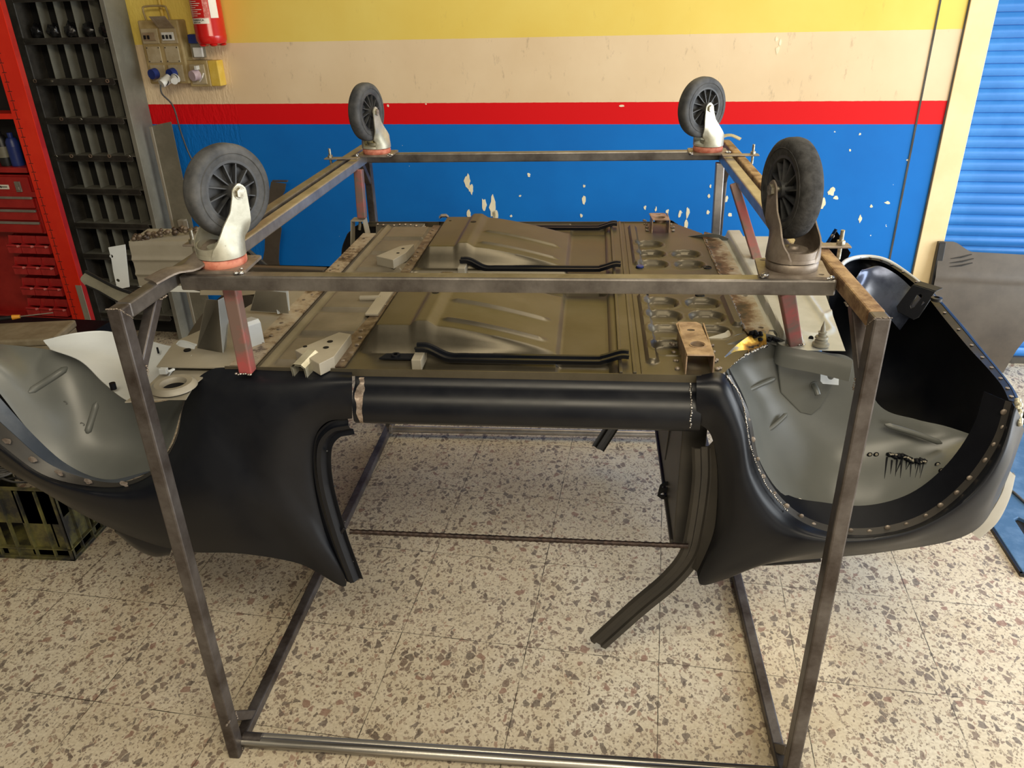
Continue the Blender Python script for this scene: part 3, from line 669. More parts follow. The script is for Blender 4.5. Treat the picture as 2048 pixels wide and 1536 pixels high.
# scorched joint strip and pale apron plate
m, t, b = newmat('scorched_primer'); v = co_obj(t)
n1 = noi(t, v, 14, 6, .7); sp = N(t, 'ShaderNodeSeparateXYZ'); t.links.new(v, sp.inputs[0])
k = math_(t, 'ADD', n1, math_(t, 'MULTIPLY', math_(t, 'ABSOLUTE', math_(t, 'SUBTRACT', sp.outputs[0], .600)), 5.5))
t.links.new(ramp(t, k, [(.45, (.012, .008, .006)), (.58, (.14, .07, .035)), (.68, (.36, .29, .20)), (.85, (.50, .49, .43))]), b.inputs['Base Color']); b.inputs['Roughness'].default_value = .45; M['scorch'] = m
m, t, b = newmat('burnt_brown_flange'); v = co_obj(t)
t.links.new(ramp(t, noi(t, v, 22, 6, .75), [(.36, (.018, .012, .009)), (.47, (.09, .06, .04)), (.60, (.17, .13, .09)), (.74, (.36, .29, .20))]), b.inputs['Base Color']); b.inputs['Roughness'].default_value = .42; b.inputs['Metallic'].default_value = .2; M['burnt'] = m
m, t, b = newmat('scorched_pale_flange'); v = co_obj(t)
t.links.new(ramp(t, noi(t, v, 11, 6, .75), [(.36, (.012, .009, .007)), (.43, (.10, .065, .04)), (.50, (.30, .24, .17)), (.70, (.42, .38, .30))]), b.inputs['Base Color']); b.inputs['Roughness'].default_value = .42; M['burntlight'] = m
bm = bmesh.new(); plate([(.585, .80), (.588, .56), (.60, .50), (.64, .53), (.652, .565), (.655, .9), (.652, 1.33), (.628, 1.44), (.60, 1.47), (.585, 1.40)], .004, lambda u, v, w_: V((u, v, .999+w_)), holes=[circ(.632, y, .007, 12) for y in (.575, .81, 1.05, 1.30)]); mk('joint_strip', bm, 'scorch', cb, mw=Matrix.Translation((-cb.location[0]*0, 0, 0)), bevel=.001)
bm = bmesh.new(); blob_line(bm, [(.590, .56, 1.004), (.588, .85, 1.004), (.590, 1.38, 1.004)], .004, 60, .6); mk('weld_bead', bm, 'zinc_dark', cb, smooth=60)
bm = bmesh.new(); blob_line(bm, [(.600, .47, 1.005), (.633, .49, 1.006), (.66, .50, 1.004)], .006, 26, .7); mk('weld_bead', bm, 'dark', cb, smooth=60)
# ---- seat runners lying along the floor
def runner(y, x0=-.212, x1=.292):
    bm = bmesh.new(); path = spline([(x0, y, 1.030), (x0+.03, y, 1.028), (x0+.075, y, 1.006), (x0+.12, y, 1.004), (0, y, 1.004), (x1-.09, y, 1.004), (x1-.06, y, 1.007), (x1-.02, y, 1.020), (x1, y, 1.020)], 60)
    prof_sweep(bm, path, [(-.018, 0), (-.018, .003), (-.009, .003), (-.008, -.004), (.008, -.004), (.009, .003), (.018, .003), (.018, 0), (.011, -.001), (.010, -.010), (-.010, -.010), (-.011, -.001)])
    mk('seat_runner', bm, 'black', cb, smooth=30)
    bm = bmesh.new(); bb(bm, (x0-.002, y-.05, .990), (x0+.022, y+.015, 1.018)); mk('runner_foot', bm, 'beige', cb, bevel=.002)
for y in (.362, .862, 1.045, 1.525): runner(y)
bm = bmesh.new(); plate([(0, 0), (.085, 0), (.10, .03), (.012, .028)], .004, lambda u, v, w_: V((-.300+u, .345+v, 1.002+w_))); lathe(bm, [(.005, 1.006), (.011, 1.006), (.011, 1.011), (.005, 1.011)], 16, Matrix.Translation((-.262, .358, 0))); mk('captive_nut_plate', bm, 'black', cb, smooth=40)
# copper-coloured jacking brackets by the toe panel
for (x, y0, y1) in ((.447, .300, .520), (.445, 1.46, 1.595)):
    bm = bmesh.new(); L = y1-y0; fn = lambda u, v, w_: V((x+u-.006*(v/L), y0+v, 1.045-.010*(v/L)+w_))
    plate([(-.030, 0), (.030, 0), (.030, L*.93), (.022, L), (-.022, L), (-.030, L*.93)], .003, fn, holes=[circ(0, L*.28, .017, 20), circ(0, L*.73, .0095, 16, .0075)])
    lathe(bm, [(.017, -.012), (.017, .004), (.0195, .004), (.0195, -.012)], 24, Matrix.Translation((x, y0+L*.28, 1.043)), True)
    for sx in (-1, 1): bb(bm, (x+sx*.030-.0015, y0, .995), (x+sx*.030+.0015, y1-.02, 1.043))
    jb = mk('jacking_bracket', bm, 'copper', cb, smooth=40)
    bm = bmesh.new()
    for sx in (-1, 1):
        for k in range(4): blob_line(bm, [(x+sx*.042, y0+.02+k*.045, 1.002), (x+sx*.05, y0+.03+k*.045, 1.002)], .006, 2, .4)
    mk('weld_bead', bm, 'zinc_dark', jb, smooth=60)
# ---- ribbed rear bulkhead panel with its scorched flanges
def zrib(x, y):
    z = -.006
    for k in range(7):
        y0 = .325+k*.178+.010; y1 = y0+.150
        xs = x-.0
        ax = sl(-.560, -.552, x)*(1-sl(-.412, -.404, x)); ay = sl(y0, y0+.008, y)*(1-sl(y1-.008, y1, y)); z = max(z, -.006+.010*min(ax, ay))
    z += .010*math.exp(-((x+.578)/.008)**2)+.006*math.exp(-((x+.390)/.006)**2)
    return .995+z
bm = hfield(-.600, -.376, .293, 1.58, zrib, .005); mk('rear_bulkhead', bm, 'beige_brown' if 0 else 'ribpanel' if 'ribpanel' in M else 'burnt_light' if 'burnt_light' in M else 'floorpan', cb, smooth=40)
M['ribpanel'] = pm('brown_grey_primer', (.11, .095, .068), (.175, .15, .11), .42, 0, 9, .3, .7, None, .06)
bpy.data.objects['rear_bulkhead'].data.materials[0] = M['ribpanel']
bm = bmesh.new(); plate([(-.425, .300), (-.372, .300), (-.366, .62), (-.366, 1.55), (-.395, 1.55), (-.395, .62)], .004, lambda u, v, w_: V((u, v, 1.0+w_))); mk('heel_flange', bm, 'burnt', cb)
bm = bmesh.new(); plate([(-.655, .302), (-.592, .300), (-.592, 1.45), (-.640, 1.45), (-.645, .75), (-.650, .50)], .004, lambda u, v, w_: V((u, v, .997+w_))); mk('scorched_flange', bm, 'burntlight', cb)
bm = bmesh.new(); plate([(-.650, .302), (-.640, .75), (-.640, .92), (-.76, .90), (-.76, .80), (-.80, .62), (-.87, .45), (-.84, .302)], .003, lambda u, v, w_: V((u, v, .990+w_))); mk('engine_bay_shelf', bm, 'beige', cb)
bm = bmesh.new()
for k in range(26): blob_line(bm, [(-.385+.01*math.sin(k), .33+k*.046, 1.0045), (-.380, .335+k*.046, 1.0045)], .006, 1, .6, .25)
for k in range(24): blob_line(bm, [(-.622+.008*math.sin(k*2), .34+k*.045, 1.0015), (-.62, .345+k*.045, 1.0015)], .006, 1, .6, .25)
mk('rosette_weld', bm, 'zinc_dark', cb, smooth=60)
bm = bmesh.new(); plate([(-.408, .62), (-.372, .62), (-.372, .90), (-.408, .90)], .006, lambda u, v, w_: V((u, v, 1.004+w_))); cyl(bm, (-.46, .755, 1.004), (-.40, .755, 1.006), .008, n=14); mk('pale_cover_strip', bm, 'beige', cb, bevel=.001)
# triangular gussets and clip brackets
for (p, mir) in ((((590, 700), (678, 664), (702, 668), (668, 713), (638, 728)), 0), (((752, 512), (800, 492), (828, 488), (812, 505), (786, 520)), 1)):
    pts = [aZ(*q, 1.028) for q in p]; bm = bmesh.new()
    top = [(q.x, q.y) for q in pts]; c = [aZ(*( (650, 695) if not mir else (800, 502)), 1.045)]
    plate(top, -.045, lambda u, v, w_: V((u, v, 1.045+w_))); tmpb = plate(top, -.030, lambda u, v, w_: V((u, v, 1.028+w_)))
    bm.free(); g_ = mk('gusset', tmpb, 'beige', cb, bevel=.0015); bm = bmesh.new()
    for q in (((660, 683, .008), (652, 695, .008), (610, 693, .006)) if not mir else ((806, 497, .006), (796, 506, .006))):
        cc = aZ(q[0], q[1], 1.0283); cyl(bm, cc, cc+V((0, 0, .0006)), q[2]*.9, n=16)
    mk('gusset_hole', bm, 'dark', g_)
for mir in (0, 1):
    bm = bmesh.new(); pr = [(-.019, 0), (-.019, .028), (-.010, .036), (.010, .036), (.019, .028), (.019, 0), (.015, 0), (.015, .026), (.008, .032), (-.008, .032), (-.015, .026), (-.015, 0)]
    prof_sweep(bm, [(-.468, .262, .990), (-.455, .330, .998)], pr, cap=False)
    if mir: bmesh.ops.transform(bm, matrix=MIR @ Matrix.Translation((.10, 0, 0)), verts=bm.verts)
    mk('clip_bracket', bm, 'zinc' if not mir else 'beige', cb, smooth=30)
    bm = bmesh.new(); blob_line(bm, [(-.50, .287, .99), (-.468, .280, .975), (-.43, .287, .99)], .006, 10, .6, .8)
    if mir: bmesh.ops.transform(bm, matrix=MIR, verts=bm.verts)
    mk('weld_bead', bm, 'copper', cb, smooth=60)
# flange line along both edges of the floor
for y in (.2885, 1.6015):
    bm = bmesh.new(); bb(bm, (-.66, y-.0015, .985), (.487, y+.0015, 1.0035)); mk('edge_flange', bm, 'floorpan', cb)
    s_ = bpy.data.objects[C.objects[-1].name]
# ---- right end: wheel housings, apron plate, nose
HA = [(1450, 762, .30), (1490, 842, .272), (1518, 942, .246), (1576, 1020, .225), (1652, 1058, .212), (1750, 1062, .208), (1840, 1030, .218), (1900, 970, .238), (1950, 905, .27)]
HB = [(1452, 735, .36), (1500, 800, .38), (1540, 870, .39), (1600, 940, .38), (1665, 985, .36), (1760, 985, .35), (1840, 955, .35), (1900, 925, .36), (1952, 893, .37)]
HC = [(1450, 712, .42), (1500, 752, .46), (1560, 800, .475), (1620, 850, .475), (1680, 880, .47), (1770, 890, .455), (1840, 890, .45), (1900, 885, .445), (1953, 882, .44)]
HD = [(1448, 690, .47), (1530, 668, .50), (1590, 690, .505), (1650, 705, .505), (1708, 722, .50), (1760, 812, .49), (1830, 838, .485), (1890, 852, .48), (1952, 872, .47)]
for mir in (0, 1):
    h = mk('wheel_housing', loft([Y_(c) for c in (HA, HB, HC, HD)], 70, 26, .0015, mir=mir), 'grey', cb, smooth=50)
    # pressed beads, cover plate, rubber grommet
    bm = bmesh.new()
    for pts, r in (([(1470, 795, .392), (1505, 778, .44), (1552, 757, .482)], .006), ([(1505, 880, .378), (1545, 855, .41), (1575, 828, .45)], .006), ([(1770, 850, .452), (1830, 868, .440), (1885, 888, .428)], .007)):
        sweep(bm, spline([aY(*p)+V((0, .003, 0)) for p in pts], 14), [.002]+[r]*13+[.002], 10)
    if mir: bmesh.ops.transform(bm, matrix=MIR, verts=bm.verts)
    mk('pressed_bead', bm, 'grey', h, smooth=60)
    bm = bmesh.new(); ol = [(1558, 703), (1684, 728), (1668, 762), (1640, 812), (1622, 827), (1598, 822), (1560, 783), (1554, 730)]
    o_ = aY(1600, 760, .487); pts = [aY(px, py, .487) for px, py in ol]
    plate([(p.x, p.z) for p in pts], -.004, lambda u, v, w_: V((u, .487+w_, v))); bm.free()
    bm = plate([(p.x, p.z) for p in pts], -.006, lambda u, v, w_: V((u, .484+w_, v)))
    if mir: bmesh.ops.transform(bm, matrix=MIR, verts=bm.verts)
    mk('cover_plate', bm, 'grey', h, bevel=.003)
if True:
    bm = bmesh.new(); sweep(bm, spline([aY(1627, 770, .478), aY(1632, 778, .462), aY(1636, 790, .452)], 8), .007, 12); lathe(bm, [(.004, 0), (.0115, 0), (.0115, .002), (.004, .002)], 20, Matrix.Translation(aY(1629, 771, .478)) @ Matrix.Rotation(math.pi/2, 4, 'X')); mk('cable_stub', bm, 'grey', cb, smooth=50)
    fnp = on(aY(1641, 734, .455), (1, .10, -.12), (0, .5, 1), (0, -1, .5))
    bm = plate([(0, -.004), (.045, -.004), (.045, -.040), (.006, -.040), (0, -.034)], .002, fnp, holes=[circ(.025, -.020, .0085, 16)]); mk('mounting_tab', bm, 'white', cb)
    # narrow ledge on top of the housing, turned down flange
    led = [(1450, 684, 1.0), (1478, 668, 1.0), (1540, 660, 1.0), (1556, 668, 1.0), (1562, 690, 1.0), (1640, 706, 1.0), (1706, 722, 1.0)]
    P1 = [aZ(*p) for p in led]; bm = loft([P1, [p+V((-.004, -.012, -.016)) for p in P1], [p+V((-.006, -.016, -.045)) for p in P1]], 50, 6, .0015); mk('housing_flange', bm, 'grey', cb, smooth=45)
    # heat-tinted weld on the corner of the housing
    m, t, b = newmat('heat_tinted_steel'); v = co_obj(t)
    t.links.new(ramp(t, noi(t, v, 18, 4, .6), [(.34, (.01, .008, .006)), (.44, (.42, .22, .03)), (.52, (.75, .55, .12)), (.60, (.30, .33, .38)), (.72, (.10, .16, .26))]), b.inputs['Base Color']); b.inputs['Metallic'].default_value = .6; b.inputs['Roughness'].default_value = .35; M['tint'] = m
    A_ = [aY(1447, 715, .40), aY(1470, 693, .455), aY(1500, 672, .49), aY(1530, 664, .497)]; B_ = [aY(1456, 733, .385), aY(1480, 716, .42), aY(1510, 700, .45), aY(1532, 690, .462)]
    bm = loft([[p+V((0, -.006, .004)) for p in A_], [p+V((0, -.006, .004)) for p in B_]], 20, 6, .001); mk('heat_tinted_patch', bm, 'tint', cb, smooth=50)
    bm = bmesh.new(); blob_line(bm, [p+V((0, -.008, .004)) for p in B_], .0035, 40, .5, .9); mk('weld_bead', bm, 'weld', cb, smooth=60)
    bm = bmesh.new(); blob_line(bm, [aY(1505, 668, .485), aY(1520, 672, .48), aY(1525, 690, .47)], .007, 22, .9, .9); mk('weld_bead', bm, 'dark', cb, smooth=60)
    bm = bmesh.new(); blob_line(bm, [aY(1453, 752, .285), aY(1480, 790, .262), aY(1492, 840, .248), aY(1500, 890, .236), aY(1530, 965, .218), aY(1575, 1022, .205)], .0024, 90, .4, .9); mk('weld_bead', bm, 'weld', cb, smooth=60)
    # plug-weld scorch marks on the housing
    bm = bmesh.new(); bm2 = bmesh.new()
    def hp(px, py): # point just in front of the housing surface
        t_ = (px-1660)/300; return aY(px, py, .350+.02*t_)
    # measured rows of welds on the lower grey wall
    zs = [(1742, 910), (1757, 911), (1870, 928), (1884, 940)]
    HS = [[aY(*p) for p in c] for c in (HA, HB, HC, HD)]
    def on_h(u, v): return cr([cr(c, u) for c in HS], v)
    def find(px, py):
        best = None
        for i in range(61):
            for j in range(41):
                P = on_h(i/60, j/40); d = P-CP; z_ = d.dot(CF); x_ = 1024+FPX*d.dot(CR)/z_; y_ = 768-FPX*d.dot(CU)/z_; e = (x_-px)**2+(y_-py)**2
                if best is None or e < best[0]: best = (e, P)
        return best[1]
    for px, py in zs:
        c = find(px, py)+V((0, -.003, .001)); q_ = bmesh.ops.create_uvsphere(bm2, u_segments=12, v_segments=6, radius=.0085); bmesh.ops.transform(bm2, matrix=Matrix.Translation(c) @ Matrix.Diagonal((.8, .3, .8, 1)), verts=q_['verts'])
        q_ = bmesh.ops.create_uvsphere(bm, u_segments=10, v_segments=6, radius=.005); bmesh.ops.transform(bm, matrix=Matrix.Translation(c+V((0, -.002, .001))) @ Matrix.Diagonal((.8, .3, .8, 1)), verts=q_['verts'])
    ln_ = [find(px, py)+V((0, -.003, .001)) for px, py in ((1776, 910), (1800, 914), (1825, 918), (1845, 924))]
    blob_line(bm, [p+V((0, -.003, .002)) for p in ln_], .0038, 26, .4, .8); blob_line(bm2, ln_, .0085, 30, .3, .5)
    for k in range(17):
        px = 1779+k*4.2; a = find(px, 918); b_ = find(px-5, 934+random.randint(0, 4)*6); sweep(bm2, [a+V((0, .001, 0)), (a+b_)/2+V((0, .0005, 0)), b_+V((0, .0008, 0))], [.0026, .0014, .0004], 6)
    mk('scorch_mark', bm2, 'dark', cb, smooth=50); mk('weld_bead', bm, 'beige', cb, smooth=60)
    c = find(1600, 1003); bm = bmesh.new(); cyl(bm, c+V((0, -.002, 0)), c+V((0, -.004, .001)), .006, n=16); mk('bright_hole', bm, 'label', cb)
# pale floor of the luggage bay beyond the scorched strip
def zlug(x, y):
    z = 0.
    for xb, ya, yb in ((.765, .60, .86), ):
        dy = max(ya-y, y-yb, 0); r = math.hypot(x-xb, dy); z += .006*math.exp(-(abs(r-.045)/.008)**2)
    z += .022*ss(.668, .676, x)*(1-ss(.716, .726, x))*ss(.50, .52, y)
    z += .006*math.exp(-((y-.66-(x-.8)*1.2)/.012)**2)*ss(.80, .82, x)
    return .994+z
bm = bmesh.new(); g = []
for j in range(181):
    y = .455+(1.44-.455)*j/180; xa = max(.640, .70-(y-.455)/.6); xb = min(.808+.135*(y-.455), .868)
    g.append([bm.verts.new((xa+(xb-xa)*i/60, y, zlug(xa+(xb-xa)*i/60, y))) for i in range(61)])
for j in range(180):
    for i in range(60): bm.faces.new((g[j][i], g[j][i+1], g[j+1][i+1], g[j+1][i]))
mk('luggage_floor', bm, 'palegrey', cb, smooth=40)
bm = bmesh.new(); plate([(.49, .291), (.50, .36), (.515, .42), (.55, .47), (.62, .505), (.66, .52), (.66, .60), (.58, .62), (.54, .55), (.47, .50), (.47, .291)], .003, lambda u, v, w_: V((u, v, .995+w_))); mk('corner_gusset', bm, 'scorch', cb)
bm = bmesh.new(); c = aZ(1641, 690, .998); mz = Matrix.Translation(c)
lathe(bm, [(0, 0), (.020, 0), (.020, .004), (.015, .007), (.015, .012), (.0125, .014), (.0125, .017), (.016, .019), (.014, .023), (.009, .024), (.009, .032), (.0105, .034), (.006, .036), (.005, .046), (.0045, .047), (0, .064)], 28, mz); mk('stepped_rubber_plug', bm, 'sheetgrey', cb, smooth=35)
bm = bmesh.new(); cyl(bm, aZ(1622, 676, .9955), aZ(1622, 676, .9965), .006, n=16); mk('drain_hole', bm, 'dark', cb)
# nose: deep curved front apron seen from inside
TP = [(2034, 806, 1.135), (2020, 775, 1.170), (1990, 736, 1.205), (1955, 695, 1.235), (1905, 635, 1.262), (1850, 574, 1.27), (1800, 536, 1.25), (1762, 517, 1.205), (1722, 513, 1.14), (1690, 522, 1.06), (1672, 545, .985)]
T0 = [aX(*p) for p in TP]
sh1 = [(.01, -.01, -.07), (.02, 0, -.075), (.03, 0, -.08), (.035, 0, -.085), (.04, 0, -.09), (.04, 0, -.095), (.04, .01, -.09), (.035, .02, -.08), (.02, .02, -.07), (.01, .02, -.06), (0, .02, -.05)]
T1 = [a+V(b) for a, b in zip(T0, sh1)]; T2 = [a+V((b[0]*.5, b[1], b[2]*2.7)) for a, b in zip(T0, sh1)]
ctr = V((.90, .945, .50)); T3 = [V((a.x, a.y, 0))*.86+V((ctr.x, ctr.y, 0))*.14+V((0, 0, .56+.10*abs((i-5)/5)**2)) for i, a in enumerate(T0)]
T4 = [V((a.x, a.y, 0))*.45+V((ctr.x, ctr.y, 0))*.55+V((0, 0, .50)) for a in T0]
OV_ = [V((p.x-.9, p.y-.945, 0)).normalized() for p in T0]; Ta = [p+o*.012+V((0, 0, -.004)) for p, o in zip(T0, OV_)]; Tb = [p+o*.030+V((0, 0, -.030)) for p, o in zip(T0, OV_)]
np_ = mk('nose_panel', loft([T0, Ta, Tb, T1, T2, T3, T4], 80, 30, .0018), 'black', cb, smooth=50)
# turned-in flange along the top of the nose, with spot welds
Fi = [p+(V((.95, .9, p.z))-p).normalized()*.022+V((0, 0, -.004)) for p in T0]; mk('nose_flange', loft([T0, Fi], 80, 3, .0015), 'black', cb, smooth=40)
bm = bmesh.new()
for k in range(18):
    t = .03+.94*k/17; p = (cr(T0, t)+cr(Fi, t))/2+V((0, 0, .002)); q_ = bmesh.ops.create_uvsphere(bm, u_segments=12, v_segments=6, radius=.005); bmesh.ops.transform(bm, matrix=Matrix.Translation(p) @ Matrix.Diagonal((1, 1, .4, 1)), verts=q_['verts'])
mk('spot_weld', bm, 'zinc_dark', np_, smooth=60)
bm = bmesh.new(); sweep(bm, [p+V((.002, -.001, -.001)) for p in spline(T0, 60)], [.002+.0055*ss(.42, .70, i/60) if i < 57 else .005 for i in range(61)], 10); mk('nose_rim_gleam', bm, 'white', cb, smooth=60)  # pale bead; the daylight gleam on the rim is put into its colour
bm = bmesh.new(); blob_line(bm, [aX(2034, 800, 1.14), aX(2040, 822, 1.135), aX(2036, 850, 1.12)], .008, 9, .4, 1.2); mk('weld_bead', bm, 'zinc', cb, smooth=60)
# blued reinforcement strip and the slotted bracket
i0 = [aX(1728, 540, 1.10), aX(1758, 533, 1.15), aX(1792, 549, 1.19), aX(1824, 577, 1.215), aX(1850, 606, 1.22)]; i1 = [aX(1712, 556, 1.06), aX(1722, 572, 1.085), aX(1745, 598, 1.12), aX(1776, 632, 1.155), aX(1800, 660, 1.17)]
mk('reinforcement_strip', loft([i0, [(a+b)/2+V((0, 0, .01)) for a, b in zip(i0, i1)], i1], 30, 6, .002), 'bluemetal', cb, smooth=50)
fnb = on(aX(1826, 570, 1.205), (.62, -.78, -.02), (-.45, -.35, -.60), (-.5, -.3, .7))
bm = plate([(0, 0), (.075, 0), (.078, .095), (.068, .108), (.010, .100), (-.004, .085)], .003, fnb, holes=[[(.032, .028), (.040, .022), (.048, .028), (.046, .068), (.040, .074), (.034, .068)]])
fnc = on(aX(1826, 570, 1.205), (.62, -.78, -.02), (.5, .3, .1), (0, 0, 1)); plate([(0, 0), (.075, 0), (.075, .03), (0, .03)], .003, fnc, bm=bm); mk('slotted_bracket', bm, 'black', cb, bevel=.0015)
bm = bmesh.new(); c = aX(1872, 603, 1.235); lathe(bm, [(.008, 0), (.016, .003), (.016, .012), (.008, .014)], 14, Matrix.Translation(c)); mk('captive_nut', bm, 'blackplastic', cb, smooth=40)
# pale lamp bowl at the near corner of the nose
L0 = [aY(2018, 940, .262), aY(2004, 986, .255), aY(1978, 1030, .25), aY(1944, 1066, .245)]; L1 = [aY(2027, 945, .30), aY(2016, 993, .295), aY(1993, 1041, .29), aY(1956, 1073, .275)]
mk('headlamp_bowl', loft([L0, [(a+b)/2+V((.012, 0, -.012)) for a, b in zip(L0, L1)], L1], 24, 8, .002), 'beige', cb, smooth=50)
# ---- bulkhead under the floor and its bracket, reinforcement bar
bm = bmesh.new(); bb(bm, (.425, .335, .50), (.484, 1.555, .970)); bb(bm, (.418, .345, .485), (.475, 1.545, .502)); mk('dash_bulkhead', bm, 'black_dull', cb, bevel=.003)
bm = bmesh.new(); sweep(bm, [V((.424, .40, .96)), V((.420, .52, .80)), V((.424, .64, .56))], [.001, .004, .001], 8); mk('pressed_bead', bm, 'black_dull', cb, smooth=50)
fh = on(aY(1343, 968, .54), (-.85, 0, -.12), (-.1, 0, -1), (0, -1, 0))
bm = plate([(0, -.01), (.022, -.010), (.032, 0), (.034, .035), (.020, .048), (0, .050)], .003, fh, holes=[circ(.017, .006, .0085, 14, .0045), circ(.017, .030, .0085, 14, .0045)]); mk('hinge_tab', bm, 'black', cb)
bm = bmesh.new(); a, b_ = aY(700, 1063, .262), aY(1376, 1092, .285); n = 150; pts = [a.lerp(b_, i/n) for i in range(n+1)]; sweep(bm, pts, [.0062+.0013*(i % 3 == 0) for i in range(n+1)], 10)
mk('reinforcing_bar', bm, 'rebar', cb, smooth=50)
# small torn cover under the left wing and under the right wing
bm = loft([[aY(228, 1058, .30), aY(260, 1088, .29), aY(300, 1108, .28), aY(338, 1112, .27)], [aY(232, 1066, .22), aY(275, 1098, .215), aY(310, 1112, .21), aY(340, 1108, .205)], [aY(230, 1045, .21), aY(275, 1066, .205), aY(310, 1080, .2), aY(345, 1086, .2)]], 20, 6, .002); mk('wing_stay', bm, 'black', cb, smooth=40)
bm = bmesh.new(); sweep(bm, spline([aY(1505, 1124, .26), aY(1560, 1122, .26), aY(1640, 1116, .26)], 12), .010, 10); mk('wing_edge_roll', bm, 'black', cb, smooth=50)
# ---- left end: engine bay in pale primer
LA = [(-60, 715, .25), (0, 787, .25), (68, 872, .25), (140, 933, .245), (215, 960, .235), (300, 943, .23), (340, 888, .25), (362, 820, .27), (372, 800, .285)]
LB = [(-60, 690, .30), (10, 730, .30), (90, 800, .31), (160, 860, .32), (225, 890, .32), (280, 890, .325), (320, 860, .325), (350, 820, .32), (372, 796, .31)]
LC = [(-60, 682, .40), (0, 688, .41), (100, 700, .42), (160, 722, .41), (205, 765, .385), (250, 800, .36), (285, 806, .35), (330, 802, .34), (374, 790, .325)]
for mir in (0,):
    h = mk('rear_wheel_housing', loft([Y_(c) for c in (LA, LB, LC)], 70, 24, .0015, mir=mir), 'grey', cb, smooth=50)
    HS2 = [[aY(*p) for p in c] for c in (LA, LB, LC)]
    def find2(px, py):
        best = None
        for i in range(61):
            for j in range(31):
                P = cr([cr(c, i/60) for c in HS2], j/30); d = P-CP; z_ = d.dot(CF); e = (1024+FPX*d.dot(CR)/z_-px)**2+(768-FPX*d.dot(CU)/z_-py)**2
                if best is None or e < best[0]: best = (e, P)
        return best[1]
    bm = bmesh.new()
    for pts in (((195, 808), (184, 840), (172, 870)), ((50, 783), (95, 762), (137, 738))): sweep(bm, spline([find2(*p)+V((0, .002, 0)) for p in pts], 10), [.003]+[.009]*9+[.003], 10)
    for p in ((130, 805), (162, 848)): lathe(bm, [(.004, 0), (.006, .002), (.004, .003)], 16, Matrix.Translation(find2(*p)) @ Matrix.Rotation(math.pi/2, 4, 'X'))
    if mir: bmesh.ops.transform(bm, matrix=MIR, verts=bm.verts)
    mk('pressed_bead', bm, 'grey', h, smooth=60)
    # blue-grey strip beside the arch with ground patches
    s0 = Y_([(298, 945, .225), (221, 966, .215), (108, 933, .21), (20, 862, .21), (-110, 740, .22)]); s1 = Y_([(299, 943, .23), (215, 960, .236), (140, 933, .246), (68, 872, .25), (-40, 750, .25)])
    arch = mk('arch_strip', loft([s0, s1], 40, 3, .0015, mir=mir), 'bluedark', cb, smooth=50)
    bm = bmesh.new()
    for px, py, y in ((15, 880, .195), (68, 917, .195), (120, 944, .195), (178, 961, .199), (250, 966, .206)):
        c = aY(px, py, y); n = 12; rr = [.8+.5*noise.noise(V((px, i*1.7, 0))) for i in range(n)]; lo = [(.014*rr[i]*math.cos(6.283*i/n), .008*rr[i]*math.sin(6.283*i/n)) for i in range(n)]
        plate(lo, .001, on(c+V((0, -.004, .0)), (1, 0, -.5), (.4, .2, .8), (0, -1, .3)), bm=bm)
    if mir: bmesh.ops.transform(bm, matrix=MIR, verts=bm.verts)
    mk('ground_patch', bm, 'bare', arch)
# white inner wing panel
wp = [(105, 655), (195, 653), (232, 660), (262, 668), (300, 678), (345, 692), (362, 680), (385, 684), (392, 700), (360, 718), (330, 745), (302, 775), (300, 800), (262, 805), (205, 768), (160, 722), (100, 698), (85, 690)]
UP = [(88, 682, 1.0), (150, 668, 1.01), (210, 664, 1.0), (262, 676, .99), (300, 684, .985), (345, 694, .985), (362, 682, 1.0), (392, 690, 1.0)]
UM = [(95, 692, .99), (155, 698, .985), (215, 712, .97), (262, 732, .955), (300, 744, .955), (335, 730, .965), (360, 714, .98), (388, 702, .99)]
UL = [(100, 699, 1.0), (160, 722, .99), (206, 765, .975), (252, 800, .97), (290, 805, .97), (325, 770, .975), (352, 735, .985), (384, 712, .992)]
bm = loft([[aZ(*p) for p in c] for c in (UP, UM, UL)], 50, 16, .0016); mk('inner_wing', bm, 'white', cb, smooth=50)
bm = bmesh.new(); pe = [aZ(*p) for p in UP]; sweep(bm, spline(pe, 50), .003, 8); mk('inner_wing_edge', bm, 'white', cb, smooth=60)
bm = bmesh.new(); bm.free()
bm = plate([(q.x, q.y) for q in [aZ(*p, .975) for p in ((250, 806), (300, 770), (350, 722), (395, 700), (470, 700), (500, 725), (478, 735), (430, 737), (390, 770), (372, 800), (330, 800))]], .003, lambda u, v, w_: V((u, v, .975+w_))); mk('spring_platform', bm, 'beige', cb)
bm = bmesh.new(); c = aZ(348, 772, .985); lathe(bm, [(.026, -.02), (.026, .004), (.030, .009), (.042, .010), (.050, .004), (.052, -.002), (.047, -.004), (.030, .000)], 44, Matrix.Translation(c), True); ring = mk('spring_seat', bm, 'beige', cb, smooth=40)
bm = bmesh.new(); cyl(bm, c+V((0, 0, -.006)), c+V((0, 0, -.004)), .0262, n=32); mk('seat_opening', bm, 'dark', ring)
bm = bmesh.new(); c = aZ(222, 767, .985)
for px, py, r_ in ((225, 769, .007), (375, 702, .009), (315, 698, .0025), (108, 678, .004)):
    c = aZ(px, py, .992); cyl(bm, c+V((0, 0, -.012)), c+V((0, 0, .004)), r_, n=18)
mk('wing_hole', bm, 'dark', cb, smooth=40)
bm = bmesh.new(); bb(bm, aZ(328, 747, .985)+V((-.008, -.006, 0)), aZ(328, 747, .985)+V((.010, .006, .014))); blob_line(bm, [aZ(338, 744, 1.0), aZ(345, 740, 1.0)], .005, 5, .6); mk('clip', bm, 'white', cb, bevel=.002)
